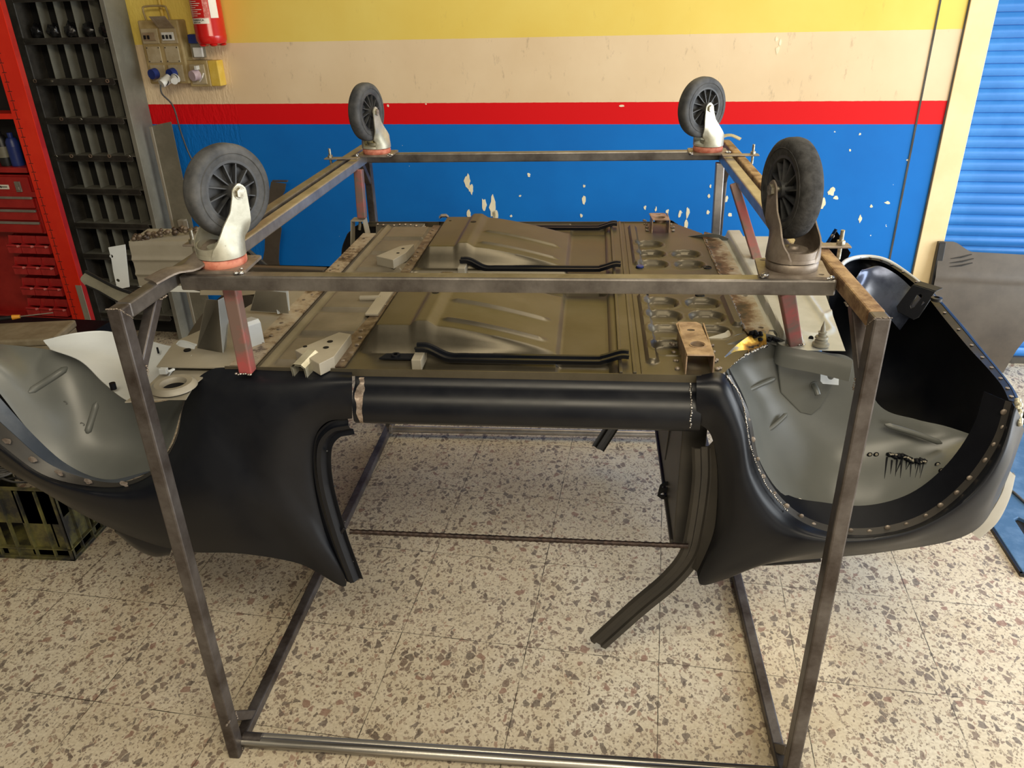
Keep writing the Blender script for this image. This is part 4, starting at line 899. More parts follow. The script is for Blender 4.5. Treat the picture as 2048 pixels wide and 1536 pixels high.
def quad_box(name, pts, th, mat, nrm=None, holes=()):
    """sheet through four or more measured 3D corners, given real thickness"""
    bm = bmesh.new(); vs = [bm.verts.new(p) for p in pts]; f = bm.faces.new(vs); bmesh.ops.solidify(bm, geom=[f], thickness=th); return mk(name, bm, mat, cb, bevel=.0012)
# tall pale upright bracket (wedge) and channel bracket
B0 = .985
quad_box('upright_bracket', [aZ(392, 702, B0), aZ(446, 712, B0), aY(436, 600, aZ(446, 712, B0).y+.02), aY(412, 598, aZ(392, 702, B0).y+.02)], -.003, 'beige')
quad_box('upright_bracket_side', [aZ(446, 712, B0), aZ(452, 700, B0), aY(462, 588, aZ(452, 700, B0).y), aY(436, 600, aZ(446, 712, B0).y+.02)], .003, 'white')
a = aZ(497, 690, 1.0); bm = bmesh.new()
prof_sweep(bm, [a+V((-.014, -.010, .0)), a+V((.016, .030, .0))], [(-.024, 0), (-.020, .060), (.016, .064), (.024, .056), (.026, 0), (.023, 0), (.021, .053), (.015, .060), (-.017, .056), (-.021, 0)], cap=False)
chb = mk('channel_bracket', bm, 'white', cb, bevel=.001)
quad_box('strut_tower', [aZ(500, 622, 1.0), aZ(578, 628, 1.0), aZ(572, 585, 1.05), aZ(512, 578, 1.05)], .004, 'beige')
quad_box('strut_tower_side', [aZ(555, 628, 1.0), aZ(580, 622, 1.0), aZ(576, 573, 1.05), aZ(546, 575, 1.05)], .004, 'white')
# big pale crossmember at the far left
ym = 1.22
cm = [(258, 490), (392, 487), (398, 575), (272, 572)]
f0 = [aY(px, py, ym) for px, py in cm]
def zcm(u, v): return 0
bm = bmesh.new(); x0 = f0[0].x; x1 = aY(410, 480, ym).x; z1 = f0[0].z; z0 = f0[3].z; nz = 40; pr = []
for k in range(nz+1):
    z = z0+(z1-z0)*k/nz; t = k/nz; pr.append((ym-.007*math.exp(-((t-.30)/.05)**2)-.007*math.exp(-((t-.66)/.05)**2), z))
pr += [(ym+.004, z1+.012), (ym+.14, z1+.020), (ym+.14, z0)]
A = [bm.verts.new((x0, y, z)) for y, z in pr]; B = [bm.verts.new((x1, y, z)) for y, z in pr]
for i in range(len(pr)): bm.faces.new((A[i], A[(i+1) % len(pr)], B[(i+1) % len(pr)], B[i]))
bm.faces.new(B[::-1]); mk('rear_crossmember', bm, 'beige', cb, smooth=35)
ec = [(222, 492), (252, 488), (262, 572), (240, 575), (232, 540), (228, 515)]
pts = [aY(px, py, ym-.01) for px, py in ec]; bm = plate([(p.x, p.z) for p in pts], .004, lambda u, v, w_: V((u, ym-.012-w_+(u-x0)*.2, v)), holes=[circ(aY(231, 508, ym).x, aY(231, 508, ym).z, .006, 12), circ(aY(244, 556, ym).x, aY(244, 556, ym).z, .006, 12)]); mk('crossmember_end', bm, 'white', cb, bevel=.001)
bm = bmesh.new(); blob_line(bm, [(x0+.01, ym+.01, z1+.016), (x0+.10, ym+.05, z1+.030), (x0+.22, ym+.09, z1+.034)], .011, 34, .8, .9); mk('burr', bm, 'burnt', cb, smooth=60)
led = [(262, 575), (440, 580), (440, 590), (300, 585)]
quad_box('bay_ledge', [aZ(272, 572, .94), aZ(330, 583, .94), aZ(500, 588, .94), aZ(500, 570, .94)], -.003, 'white')
quad_box('bay_ledge_lip', [aZ(400, 590, .96), aZ(572, 592, .96), aZ(560, 575, .96), aZ(400, 572, .96)], -.003, 'beige')
# dark inner skin of the far rear wing
K0 = [aY(172, 545, 1.15), aY(200, 560, 1.13), aY(235, 578, 1.1), aY(270, 590, 1.08)]; K1 = [aY(172, 572, 1.12), aY(200, 585, 1.1), aY(235, 605, 1.07), aY(280, 625, 1.05)]
mk('rear_valance', loft([K0, [(a+b)/2+V((-.02, 0, 0)) for a, b in zip(K0, K1)], K1], 24, 6, .002), 'sheetgrey', cb, smooth=50)
bm = bmesh.new(); sweep(bm, spline([p+V((0, 0, .003)) for p in K0], 20), .006, 8); sweep(bm, spline([p+V((0, 0, .003)) for p in K1], 20), .003, 8); mk('valance_edge', bm, 'blackplastic', cb, smooth=60)
e0 = [aY(285, 700, .62), aY(300, 660, .80), aY(320, 610, 1.0), aY(340, 575, 1.2)]; e1 = [aY(400, 700, .66), aY(430, 660, .80), aY(445, 620, 1.0), aY(455, 580, 1.2)]
e0 = [(-.98, .52, .86), (-1.08, .80, .80), (-1.10, 1.05, .84), (-1.0, 1.25, .92)]; e1 = [(-.66, .52, .90), (-.66, .80, .84), (-.66, 1.05, .86), (-.66, 1.25, .92)]
mk('engine_bay_floor', loft([e0, [((V(a)+V(b))/2+V((0, 0, -.06))) for a, b in zip(e0, e1)], e1], 20, 10, .002), 'fender', cb, smooth=50)
quad_box('bay_end_panel', [V((-1.16, 1.30, .55)), V((-.655, 1.30, .55)), V((-.655, 1.30, .92)), V((-1.16, 1.30, .93))], .003, 'fender')
bm = bmesh.new(); tube(bm, (-.72, .86, .955), (-1.19, 1.24, .93), .05, .03); tube(bm, (-.74, 1.28, .89), (-1.22, 1.30, .90), .04, .06); mk('bay_side_rail', bm, 'fender', cb, bevel=.004)
# U-bracket and beige closing panel on the far sill
bm = bmesh.new(); y = 1.50
prof_sweep(bm, [(-.668, y-.02, 0), (-.668, y+.03, 0)], [(-.040, .915), (-.024, 1.040), (.024, 1.040), (.040, .915), (.036, .915), (.021, 1.036), (-.021, 1.036), (-.036, .915)]); mk('u_bracket', bm, 'beige', cb)
bm = bmesh.new(); cyl(bm, (-.668, y, 1.0), (-.660, y, 1.036), .006, n=12); mk('bracket_bolt', bm, 'bolt', cb, smooth=40)
p_ = [aY(752, 448, 1.59), aY(850, 447, 1.59), aY(848, 500, 1.55), aY(770, 520, 1.5), aY(752, 500, 1.55)]
quad_box('closing_panel', p_, .003, 'ribpanel')
bm = bmesh.new(); blob_line(bm, [aY(748, 449, 1.585), aY(800, 450, 1.585), aY(850, 452, 1.585)], .006, 9, .5); mk('rosette_weld', bm, 'bare', cb, smooth=60)
# ================================================================ THINGS ALONG THE BACK WALL (built in the room frame)
def rth(name, label, cat, loc, group=None): return thing(name, label, cat, tuple(RW(*loc)), PHI, group)
def mr(name, bm, mat, parent, **k): bm.transform(RM); return mk(name, bm, mat, parent, **k)
# grey pigeonhole cabinet
CX0, CX1, CY0, CY1 = -2.918, -2.425, 2.53, 2.695
ZS = [2.02, 1.830, 1.637, 1.443, 1.251, 1.059, .881, .690, .511, .33, .15]
pc = rth('pigeonhole_cabinet', 'tall olive grey metal pigeonhole cabinet standing against the striped wall', 'cabinet', ((CX0+CX1)/2, 2.6, 0))
bm = bmesh.new(); bb(bm, (CX0-.012, CY0, 0), (CX0, CY1, 2.1)); bb(bm, (CX0-.075, CY0-.004, 0), (CX0, CY0, 2.1)); mr('side_panel', bm, 'lip', pc, bevel=.002)
bm = bmesh.new(); bb(bm, (CX1, CY0-.004, 0), (CX1+.014, CY1, 2.1)); bb(bm, (CX1-.012, CY0-.006, 0), (CX1+.014, CY0-.002, 2.1)); mr('side_panel', bm, 'cab', pc, bevel=.002)
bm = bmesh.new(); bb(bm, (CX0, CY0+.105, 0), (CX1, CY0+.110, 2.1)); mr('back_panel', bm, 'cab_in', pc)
HW = {}
for i, z in enumerate(ZS):
    bm = bmesh.new(); bb(bm, (CX0, CY0+.006, z-.004), (CX1, CY0+.105, z-.001)); sf = mr('shelf', bm, 'cab', pc)
    bm = bmesh.new(); rt = Matrix.Rotation(.35, 4, 'X'); bx(bm, ((CX0+CX1)/2-.012, CY0-.006, z-.010), (CX1-CX0-.036, .003, .030), rt); bx(bm, ((CX0+CX1)/2-.012, CY0-.013, z-.0235), (CX1-CX0-.036, .012, .003), rt)
    mr('label_rail', bm, 'lip', sf, bevel=.0008)
    HW[i] = sf
for i in range(len(ZS)-1):
    for k in range(1, 5):
        x = CX0+(CX1-CX0)*k/5; bm = bmesh.new(); bb(bm, (x-.001, CY0+.030, ZS[i+1]), (x+.001, CY0+.105, ZS[i]-.003)); mr('divider', bm, 'cab', pc)
def sample(i, px, kind):
    z = ZS[i]-.006; x = aR(px, 300, CY0).x if False else None
    return
for i, pxs in ((3, ((70, 'ring'), (104, 'bolt'), (181, 'bolt'), (215, 'ring'))), (4, ((123, 'ring'), (161, 'clip'))), (5, ((112, 'clip'), (143, 'ring'), (181, 'ring'), (219, 'ring'), (258, 'clip')))):
    py = {3: 162, 4: 238, 5: 312}[i]
    for px, kd in pxs:
        c = aR(px, py, CY0-.012); bm = bmesh.new()
        if kd == 'ring': lathe(bm, [(.006, 0), (.010, 0), (.010, .003), (.006, .003)], 16, Matrix.Translation(c) @ Matrix.Rotation(math.pi/2, 4, 'X'), True)
        elif kd == 'bolt': cyl(bm, c, c+V((.004, -.012, -.003)), .003, n=8); cyl(bm, c+V((0, .002, 0)), c+V((0, -.003, 0)), .007, n=6)
        else: sweep(bm, [c+V((-.009, 0, 0)), c+V((-.003, -.004, .005)), c+V((.005, -.003, .004)), c+V((.009, 0, -.003)), c+V((-.004, -.002, -.005))], .0016, 6)
        h_ = mr('sample_fastener', bm, 'bolt' if kd != 'ring' else 'copper', HW[i], smooth=40)
for k, (px, py) in enumerate(((47, 58), (88, 58), (128, 58), (167, 56), (202, 58))):
    bm = bmesh.new(); q = bmesh.ops.create_icosphere(bm, subdivisions=3, radius=1)
    x = CX0+(CX1-CX0)*(k+.5)/5
    for v in q['verts']:
        n_ = noise.noise(v.co*2.3+V((k*3., 0, 0)))*.35+noise.noise(v.co*6+V((0, k*5., 0)))*.22; v.co = V((v.co.x*.036*(1+n_*1.0), v.co.y*.036*(1+n_*.5), max(v.co.z, -.75)*.036*(1+n_*1.7)))
    bm.transform(Matrix.Translation((x, CY0+.058, ZS[2]+.032))); bm.transform(RM)
    o = mk('plastic_bag', bm, 'bag', mw=RM @ Matrix.Translation((x, CY0+.075, ZS[2])), smooth=60)
    tag(o, ['crumpled black plastic bag in the leftmost pigeonhole of its row', 'crumpled black bag in the second pigeonhole from the left', 'crumpled black bag in the middle pigeonhole of its row', 'crumpled black bag in the fourth pigeonhole from the left', 'crumpled black bag in the rightmost pigeonhole beside the grey cabinet side'][k], 'bag', 'black bags in the pigeonholes')
# leaning sheet metal section right of the cabinet
sh_ = rth('metal_channel', 'tall olive metal channel with a pale edge standing beside the pigeonhole cabinet', 'metal channel', (-2.3, 2.62, 0))
bm = bmesh.new(); plate([(0, 0), (.115, 0), (.115, 1.225), (0, 1.205)], .003, lambda u, v, w_: V((-2.352+u, 2.600+w_+.0*v, v))); mr('web', bm, 'sheetgrey', sh_)
bm = bmesh.new(); bb(bm, (-2.366, 2.592, 0), (-2.350, 2.600, 1.20)); mr('folded_edge', bm, 'beige', sh_, bevel=.002)
bm = bmesh.new(); bb(bm, (-2.30, 2.56, .62), (-2.262, 2.597, .71)); bb(bm, (-2.262, 2.55, .62), (-2.235, 2.558, .71)); mr('corner_cleat', bm, 'beige', sh_, bevel=.002)
# red shelving
rk = rth('shelf_rack', 'bright red slotted steel shelf rack left of the grey pigeonhole cabinet', 'shelf rack', (-2.9, 2.1, 0))
RX, RY0, RY1 = -2.640, 2.0, 2.125
bm = bmesh.new(); bb(bm, (RX, RY0-.002, 0), (RX+.105, RY0, 2.2)); up = mr('upright', bm, 'red', rk)
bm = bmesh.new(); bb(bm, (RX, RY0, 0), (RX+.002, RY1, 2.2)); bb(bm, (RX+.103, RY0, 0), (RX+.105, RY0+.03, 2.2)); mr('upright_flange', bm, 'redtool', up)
bm = bmesh.new()
for k in range(48):
    z = .12+k*.040; bb(bm, (RX+.0235, RY0-.0032, z), (RX+.0255, RY0-.0015, z+.036)); bb(bm, (RX+.014, RY0-.0032, z), (RX+.036, RY0-.0015, z+.0025))
mr('slot_row', bm, 'ink', up)
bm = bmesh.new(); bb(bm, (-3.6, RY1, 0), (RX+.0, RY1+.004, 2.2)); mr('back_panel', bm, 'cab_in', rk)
for z in (1.345, .985, .30):
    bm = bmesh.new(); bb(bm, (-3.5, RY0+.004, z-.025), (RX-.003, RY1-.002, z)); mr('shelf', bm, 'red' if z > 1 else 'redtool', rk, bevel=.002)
bm = bmesh.new(); bb(bm, (RX+.075, RY0-.006, .30), (RX+.108, RY0-.003, .52)); mr('grey_post_sleeve', bm, 'beige', rk)
# bottles on the shelf above the chest
for k, (x, m_, h, lb, g) in enumerate(((-2.80, 'blackplastic', .15, 'small black spray can with grey label on the red shelf', 'can'), (-2.74, 'blueplug', .14, 'small dark blue can beside the red upright', 'can'))):
    t_ = rth('spray_can', lb, g, (x, 2.06, .985+.115))
    bm = bmesh.new(); lathe(bm, [(0, 0), (.028, 0), (.029, .01), (.029, h-.03), (.02, h-.012), (.012, h-.01), (.012, h+.012), (0, h+.013)], 24, Matrix.Translation((x, 2.06, 1.10))); mr('can_body', bm, m_, t_, smooth=40)
    bm = bmesh.new(); lathe(bm, [(.0293, .04), (.0295, .04), (.0295, .09), (.0293, .09)], 24, Matrix.Translation((x, 2.06, 1.10)), True); mr('can_label', bm, 'sheetgrey' if k == 0 else 'blueplug', t_, smooth=40)
bm = bmesh.new(); bb(bm, (-3.5, RY0+.01, 1.075), (RX-.02, RY1-.002, 1.099)); mr('shelf', bm, 'redtool', rk)
# red tool chest
ch = rth('tool_chest', 'dark red steel tool chest with drawers on the red rack', 'tool chest', (-2.95, 2.1, .8))
bm = bmesh.new(); bb(bm, (-3.4, 2.02, .775), (-2.665, 2.115, 1.062)); mr('chest_body', bm, 'redtool', ch, bevel=.004)
bm = bmesh.new(); bb(bm, (-3.4, 2.006, .972), (-2.668, 2.018, 1.055)); lid = mr('lid_front', bm, 'redtool', ch, bevel=.004)
bm = bmesh.new(); bb(bm, (-2.742, 1.998, .985), (-2.712, 2.007, 1.035)); bb(bm, (-2.736, 1.992, .995), (-2.718, 2.0, 1.012)); mr('latch', bm, 'zinc_dark', ch, bevel=.002)
bm = bmesh.new(); bb(bm, (-2.835, 2.003, .997), (-2.782, 2.007, 1.018)); mr('nameplate', bm, 'label', ch); bm = bmesh.new(); bb(bm, (-2.828, 2.002, 1.006), (-2.790, 2.0035, 1.010)); bb(bm, (-2.828, 2.002, 1.003), (-2.822, 2.0035, 1.013)); mr('nameplate_print', bm, 'ink', ch)
for z0, z1 in ((.905, .962), (.845, .898), (.782, .838)):
    bm = bmesh.new(); bb(bm, (-3.39, 2.006, z0), (-2.674, 2.020, z1-.010)); d_ = mr('drawer', bm, 'redtool', ch, bevel=.003)
    bm = bmesh.new(); bb(bm, (-3.39, 2.0, z1-.012), (-2.674, 2.012, z1)); mr('drawer_pull', bm, 'alu', d_, bevel=.002)
# red storage bins, four rows
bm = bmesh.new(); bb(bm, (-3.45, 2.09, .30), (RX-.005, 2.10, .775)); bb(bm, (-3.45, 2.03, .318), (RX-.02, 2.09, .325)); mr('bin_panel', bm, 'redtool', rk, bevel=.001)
rows = [(475, ((15, 475), (60, 475))), (503, None)]
BW = .076
cnt = 0; rn = ['top', 'second', 'third', 'bottom']; cn = ['rightmost', 'second from the right', 'third from the right']
for r in range(4):
    zb_ = .672-r*.112; xr = -2.672+.0*r+(-.006 if r % 2 else 0)
    for c in range(3):
        x1 = xr-c*(BW+.004); x0 = x1-BW
        t_ = rth('storage_bin', 'red plastic storage bin, %s of the %s row on the rack panel' % (cn[c], rn[r]), 'storage bin', ((x0+x1)/2, 2.06, zb_), 'red storage bins on the rack')
        bm = bmesh.new(); pts = [(2.088, 0), (2.022, 0), (2.012, .038), (2.016, .040), (2.030, .045), (2.040, .078), (2.088, .085)]
        for xx in (x0, x1-.002):
            plate(pts, .002, lambda u, v, w_, xx=xx: V((xx+w_, u, zb_+v)), bm=bm)
        bb(bm, (x0, 2.022, zb_), (x1, 2.088, zb_+.002)); bb(bm, (x0, 2.014, zb_+.001), (x1, 2.017, zb_+.036)); bb(bm, (x0, 2.040, zb_+.045), (x1, 2.043, zb_+.085))
        mr('bin_body', bm, 'redplastic', t_); bm = bmesh.new(); cyl(bm, (x0+.004, 2.012, zb_+.040), (x1-.008, 2.012, zb_+.040), .006, n=10); lp = mr('front_lip', bm, 'redplastic', t_, smooth=40)
        bm = bmesh.new(); cyl(bm, (x1-.012, 2.011, zb_+.038), (x1+.001, 2.011, zb_+.040), .0075, .004, n=10); mr('worn_corner', bm, 'pink', lp, smooth=40)
# dark clutter on the bottom shelf, low bench, tool case, screwdriver
t_ = rth('parts_pile', 'dark pile of stacked metal parts under the red bins', 'parts', (-2.8, 2.05, .30))
bm = bmesh.new()
for k in range(9): bx(bm, (-2.78+random.uniform(-.09, .06), 2.08, .012+k*.026-.14+.15), (.24, .16, .018), Matrix.Rotation(random.uniform(-.1, .1), 4, 'Z'))
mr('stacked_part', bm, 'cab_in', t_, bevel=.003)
bm = bmesh.new(); bb(bm, (-2.95, 1.20, .0), (-2.10, 1.62, .50)); bm.transform(RM); be = mk('work_bench', bm, 'dark', mw=RM @ Matrix.Translation((-2.5, 1.4, 0)), bevel=.004); tag(be, 'low dark bench block under the tan tool case', 'bench')
tc = rth('tool_case', 'dusty tan plastic tool case lying on the low bench', 'tool case', (-2.42, 1.42, .50))
bm = bmesh.new(); o0 = RM.inverted() @ aZ(45, 684, .57); ang = math.radians(14); rt = Matrix.Rotation(ang, 4, 'Z'); cc = V((o0.x-.11, o0.y+.115, .53))
bx(bm, cc+V((0, 0, -.012)), (.36, .20, .030), rt); mr('case_base', bm, 'casebrown', tc, bevel=.005); bm = bmesh.new(); bx(bm, cc+V((0, 0, .020)), (.37, .21, .032), rt); mr('case_lid', bm, 'casebrown', tc, bevel=.008)
sd = rth('screwdriver', 'screwdriver with orange collar lying across the tan tool case', 'screwdriver', (cc.x, cc.y+.06, .57)); a = RM.inverted() @ aZ(-30, 641, .585); b_ = RM.inverted() @ aZ(40, 633, .585); d_ = (b_-a).normalized()
bm = bmesh.new(); cyl(bm, a, b_-d_*.03, .009, n=14); mr('handle', bm, 'blackplastic', sd, smooth=40); bm = bmesh.new(); cyl(bm, b_-d_*.03, b_, .011, .008, n=14); mr('collar', bm, 'orangeh', sd, smooth=40); bm = bmesh.new(); cyl(bm, b_, b_+d_*.13-V((0, 0, .0)), .003, n=8); mr('shaft', bm, 'zinc_dark', sd)
# crate of cables
X0, X1, Y0, Y1 = -2.24, -1.62, .745, 1.12
bm = bmesh.new(); ct = thing('plastic_crate', 'stained yellow and black plastic crate full of cables on the floor', 'crate', ((X0+X1)/2, (Y0+Y1)/2, 0))
bb(bm, (X0, Y0, 0), (X1, Y1, .012)); bb(bm, (X0, Y0, .012), (X0+.004, Y1, .30))
for (a, b_) in (((X0, Y0+.010), (X1, Y0+.014)), ((X0, Y1-.014), (X1, Y1-.010))):
    bb(bm, (a[0], a[1], 0), (b_[0], b_[1], .045)); bb(bm, (a[0], a[1], .15), (b_[0], b_[1], .30))
    for k in range(7):
        x = X0+(X1-X0)*k/6; 
        if k in (0, 1, 3, 5, 6): bb(bm, (max(x-.055, X0), a[1], 0), (min(x+.055, X1), b_[1], .30))
bb(bm, (X1-.014, Y0+.01, 0), (X1-.010, Y1-.01, .05)); bb(bm, (X1-.014, Y0+.01, .17), (X1-.010, Y1-.01, .30))
for k in range(5):
    y = Y0+.03+(Y1-Y0-.06)*k/4; bb(bm, (X1-.014, y-.03, 0), (X1-.010, y+.03, .3))
mk('crate_wall', bm, 'crate', ct)
for x in [X0+(X1-X0)*k/9 for k in range(10)]:
    bm = bmesh.new(); bb(bm, (x-.002, Y0-.002, 0), (x+.002, Y0+.012, .292)); mk('rib', bm, 'crate', ct)
for y in [Y0+(Y1-Y0)*k/6 for k in range(7)]:
    bm = bmesh.new(); bb(bm, (X1-.012, y-.002, 0), (X1+.002, y+.002, .292)); mk('rib', bm, 'crate', ct)
bm = bmesh.new()
for z in (.0, .046, .298):
    bb(bm, (X0-.003, Y0-.004, z-.0), (X1+.003, Y0+.012, z+.004)); bb(bm, (X1-.012, Y0-.004, z), (X1+.004, Y1+.003, z+.004))
mk('rim', bm, 'crate', ct)
bm = bmesh.new()
for k in range(26):
    c = V((random.uniform(X0+.12, X1-.12), random.uniform(Y0+.10, Y1-.08), .255+.002*k)); R_ = random.uniform(.05, .10); ps = [c+V((R_*math.cos(a*.7+k)*1.3, R_*.8*math.sin(a*.7+k), random.uniform(-.01, .012))) for a in range(10)]
    ps = [V((min(max(p.x, X0+.02), X1-.025), min(max(p.y, Y0+.03), Y1-.025), p.z)) for p in ps]; sweep(bm, spline(ps, 40), random.choice((.004, .005, .0065)), 6)
o = mk('cable_tangle', bm, 'cable', loc=V(((X0+X1)/2, (Y0+Y1)/2, .25)), smooth=60); tag(o, 'dark tangle of old cables heaped in the plastic crate', 'cables', None, 'stuff')
# fire extinguisher
ex = rth('fire_extinguisher', 'red fire extinguisher with white FABBRICA label hung on the yellow wall band', 'fire extinguisher', (-1.93, 2.6, 1.6))
ec = V((-1.925, 2.612, 0)); bm = bmesh.new(); lathe(bm, [(0, 1.592), (.045, 1.592), (.066, 1.598), (.073, 1.612), (.0745, 1.630), (.0745, 1.634), (.0735, 1.637), (.0735, 2.02), (.05, 2.07), (.02, 2.09), (0, 2.09)], 48, Matrix.Translation(ec)); eb = mr('cylinder_body', bm, 'extred', ex, smooth=35)
bm = bmesh.new()
for k in range(5):
    a = k*1.2566+.3; q = bmesh.ops.create_uvsphere(bm, u_segments=12, v_segments=6, radius=.016); bmesh.ops.transform(bm, matrix=Matrix.Translation(ec+V((.048*math.cos(a), .048*math.sin(a), 1.592))) @ Matrix.Diagonal((1.2, 1.2, .5, 1)), verts=q['verts'])
mr('foot_lobe', bm, 'extred', eb, smooth=60)
def wrap(bm, r, a0, a1, z0, z1, n=14, th=.0006):
    P_ = []
    for i in range(n+1):
        a = a0+(a1-a0)*i/n; P_.append([bm.verts.new(ec+V((rr*math.sin(a), -rr*math.cos(a), z))) for rr, z in ((r, z0), (r, z1), (r+th, z1), (r+th, z0))])
    for i in range(n):
        for k in range(4): bm.faces.new((P_[i][k], P_[i+1][k], P_[i+1][(k+1) % 4], P_[i][(k+1) % 4]))
    bm.faces.new(P_[0]); bm.faces.new(P_[-1][::-1])
bm = bmesh.new(); wrap(bm, .0738, -.85, .55, 1.688, 1.712); lb = mr('brand_strip', bm, 'label', ex, smooth=40)
bm = bmesh.new(); wrap(bm, .0738, -.85, .62, 1.714, 1.90, th=.0003); lr = mr('instruction_label', bm, 'labelred', ex, smooth=40)
bm = bmesh.new(); wrap(bm, .0742, -.55, .30, 1.715, 1.80, th=.0003); mr('red_field', bm, 'extred', lr, smooth=40)
bm = bmesh.new(); wrap(bm, .0738, .70, 1.25, 1.712, 1.92); mr('white_side_label', bm, 'label', ex, smooth=40)
bm = bmesh.new()
for k in range(9): wrap(bm, .0746, -.70, -.70+[.55, .8, .6, .9, .5, .75, .85, .6, .7][k], 1.722+k*.009, 1.7245+k*.009, 6, .0002)
mr('instruction_print', bm, 'label', lr)
for s_, z_, sz in (('FABBRICA', 1.700, .0125), ('ESTINTORI', 1.691, .008)):
    cu = bpy.data.curves.new('t', 'FONT'); cu.body = s_; cu.size = sz; cu.extrude = .0001; cu.offset = .0002; o = bpy.data.objects.new('t', cu); C.objects.link(o); bpy.context.view_layer.update()
    me = bpy.data.meshes.new_from_object(o.evaluated_get(bpy.context.evaluated_depsgraph_get())); bpy.data.objects.remove(o); bm = bmesh.new(); bm.from_mesh(me); bpy.data.meshes.remove(me)
    for v in bm.verts:
        a = -.62+v.co.x*1.15/.0745; r = .0752+v.co.z; v.co = ec+V((r*math.sin(a), -r*math.cos(a), z_+v.co.y))
    mr('brand_lettering', bm, 'ink', lb, recalc=False)
bm = bmesh.new(); bb(bm, (-1.945, 2.675, 1.86), (-1.905, 2.70, 1.95)); bb(bm, (-2.0, 2.60, 1.90), (-1.996, 2.69, 1.92)); mr('wall_bracket', bm, 'zinc_dark', ex)
# switchboard of breakers and sockets
sb = rth('socket_panel', 'tan plastic breaker and socket board with clear flaps on the wall', 'socket panel', (-2.22, 2.66, 1.55))
SX, SZ = -2.325, 1.408; yf = 2.625
def srx(u): return SX+u
bm = bmesh.new(); bb(bm, (SX, yf, SZ), (SX+.225, 2.70, SZ+.30)); pnl = mr('housing', bm, 'tanplastic', sb, bevel=.008)
for k, (u, v) in enumerate(((.012, .192), (.115, .192))):
    bm = bmesh.new(); bb(bm, (SX+u, yf-.006, SZ+v), (SX+u+.092, yf+.002, SZ+v+.070)); wf = mr('breaker_window', bm, 'tanlight', sb, bevel=.003)
    bm = bmesh.new(); bb(bm, (SX+u+.012, yf-.012, SZ+v+.014), (SX+u+.078, yf-.005, SZ+v+.052)); mr('breaker_row', bm, 'whiteplug' if k else 'smoke', wf, bevel=.002)
    for i in range(3 if k else 2):
        bm = bmesh.new(); bb(bm, (SX+u+.018+i*.020, yf-.018, SZ+v+.022), (SX+u+.028+i*.020, yf-.010, SZ+v+.040)); mr('breaker_switch', bm, 'ink' if k else 'blackplastic', wf)
bm = bmesh.new(); plate([(0, 0), (.088, 0), (.088, .085), (0, .085)], .003, lambda u, v, w_: V((SX+.117+u, yf-.008-v*.75+w_, SZ+.262+v*.66)), holes=[[(.012, .012), (.076, .012), (.076, .072), (.012, .072)]]); fl_ = mr('open_flap', bm, 'smoke', sb, bevel=.001)
bm = bmesh.new(); plate([(.012, .012), (.076, .012), (.076, .072), (.012, .072)], .001, lambda u, v, w_: V((SX+.117+u, yf-.007-v*.75+w_, SZ+.262+v*.66))); mr('flap_window', bm, 'smoke', fl_)
bm = bmesh.new(); sweep(bm, spline([(SX+.035, yf+.03, SZ+.295), (SX+.035, yf+.02, SZ+.345), (SX+.05, yf+.02, SZ+.362), (SX+.15, yf+.02, SZ+.362), (SX+.165, yf+.02, SZ+.345), (SX+.165, yf+.03, SZ+.295)], 30), .005, 8); mr('carry_bow', bm, 'tanplastic', sb, smooth=50)
for u in (.020, .122):
    bm = bmesh.new(); bb(bm, (SX+u, yf-.004, SZ+.102), (SX+u+.078, yf+.002, SZ+.180)); cv = mr('blank_cover', bm, 'tanlight', sb, bevel=.003)
    bm = bmesh.new()
    for a in (.007, .071):
        for b_ in (.007, .071): cyl(bm, (SX+u+a, yf-.0042, SZ+.102+b_), (SX+u+a, yf-.0052, SZ+.102+b_), .003, n=8)
    mr('cover_screw', bm, 'ink', cv)
    bm = bmesh.new(); bb(bm, (SX+u, yf-.005, SZ+.012), (SX+u+.082, yf+.002, SZ+.092)); sk = mr('socket_plate', bm, 'tanlight', sb, bevel=.003)
    bm = bmesh.new(); q = cyl(bm, (SX+u+.026, yf-.004, SZ+.052), (SX+u+.020, yf-.034, SZ+.050), .027, .024, n=24); mr('blue_socket_cap', bm, 'blueplug', sk, smooth=40)
wires = rth('conduit', 'cream conduit running up the wall above the socket board', 'conduit', (-2.2, 2.69, 1.8)); bm = bmesh.new(); sweep(bm, [V((-2.215, 2.688, 1.70)), V((-2.222, 2.688, 1.9)), V((-2.24, 2.688, 2.3))], .009, 12); mr('pipe', bm, 'yellow', wires, smooth=50)
pg = rth('plug_adapter', 'white round plug adapter pushed into the blue socket', 'plug', (-2.19, 2.57, 1.42)); bm = bmesh.new(); cyl(bm, (SX+.135, yf-.03, SZ+.030), (SX+.112, yf-.075, SZ+.008), .024, .020, n=24); cyl(bm, (SX+.165, yf-.03, SZ+.035), (SX+.185, yf-.070, SZ+.020), .019, .017, n=24); cyl(bm, (SX+.10, yf-.04, SZ+.022), (SX+.19, yf-.04, SZ+.028), .016, n=16); mr('adapter_body', bm, 'whiteplug', pg, smooth=40)
bm = bmesh.new()
for a, r_ in (((SX+.122, yf-.056, SZ+.017), .0225), ((SX+.174, yf-.048, SZ+.030), .0187)): lathe(bm, [(r_-.001, 0), (r_+.0008, 0), (r_+.0008, .006), (r_-.001, .006)], 24, Matrix.Translation(a) @ Matrix.Rotation(1.2, 4, 'X'), True)
mr('black_band', bm, 'ink', pg)
bm = bmesh.new(); P0 = [RM.inverted() @ (RM @ V(c)) for c in [(SX+.108, yf-.078, SZ+.004), (SX+.105, yf-.075, SZ-.04), (-2.205, 2.60, 1.30), (-2.21, 2.63, 1.16), (-2.19, 2.65, 1.02), (-2.12, 2.66, .92), (-2.06, 2.62, .80)]]
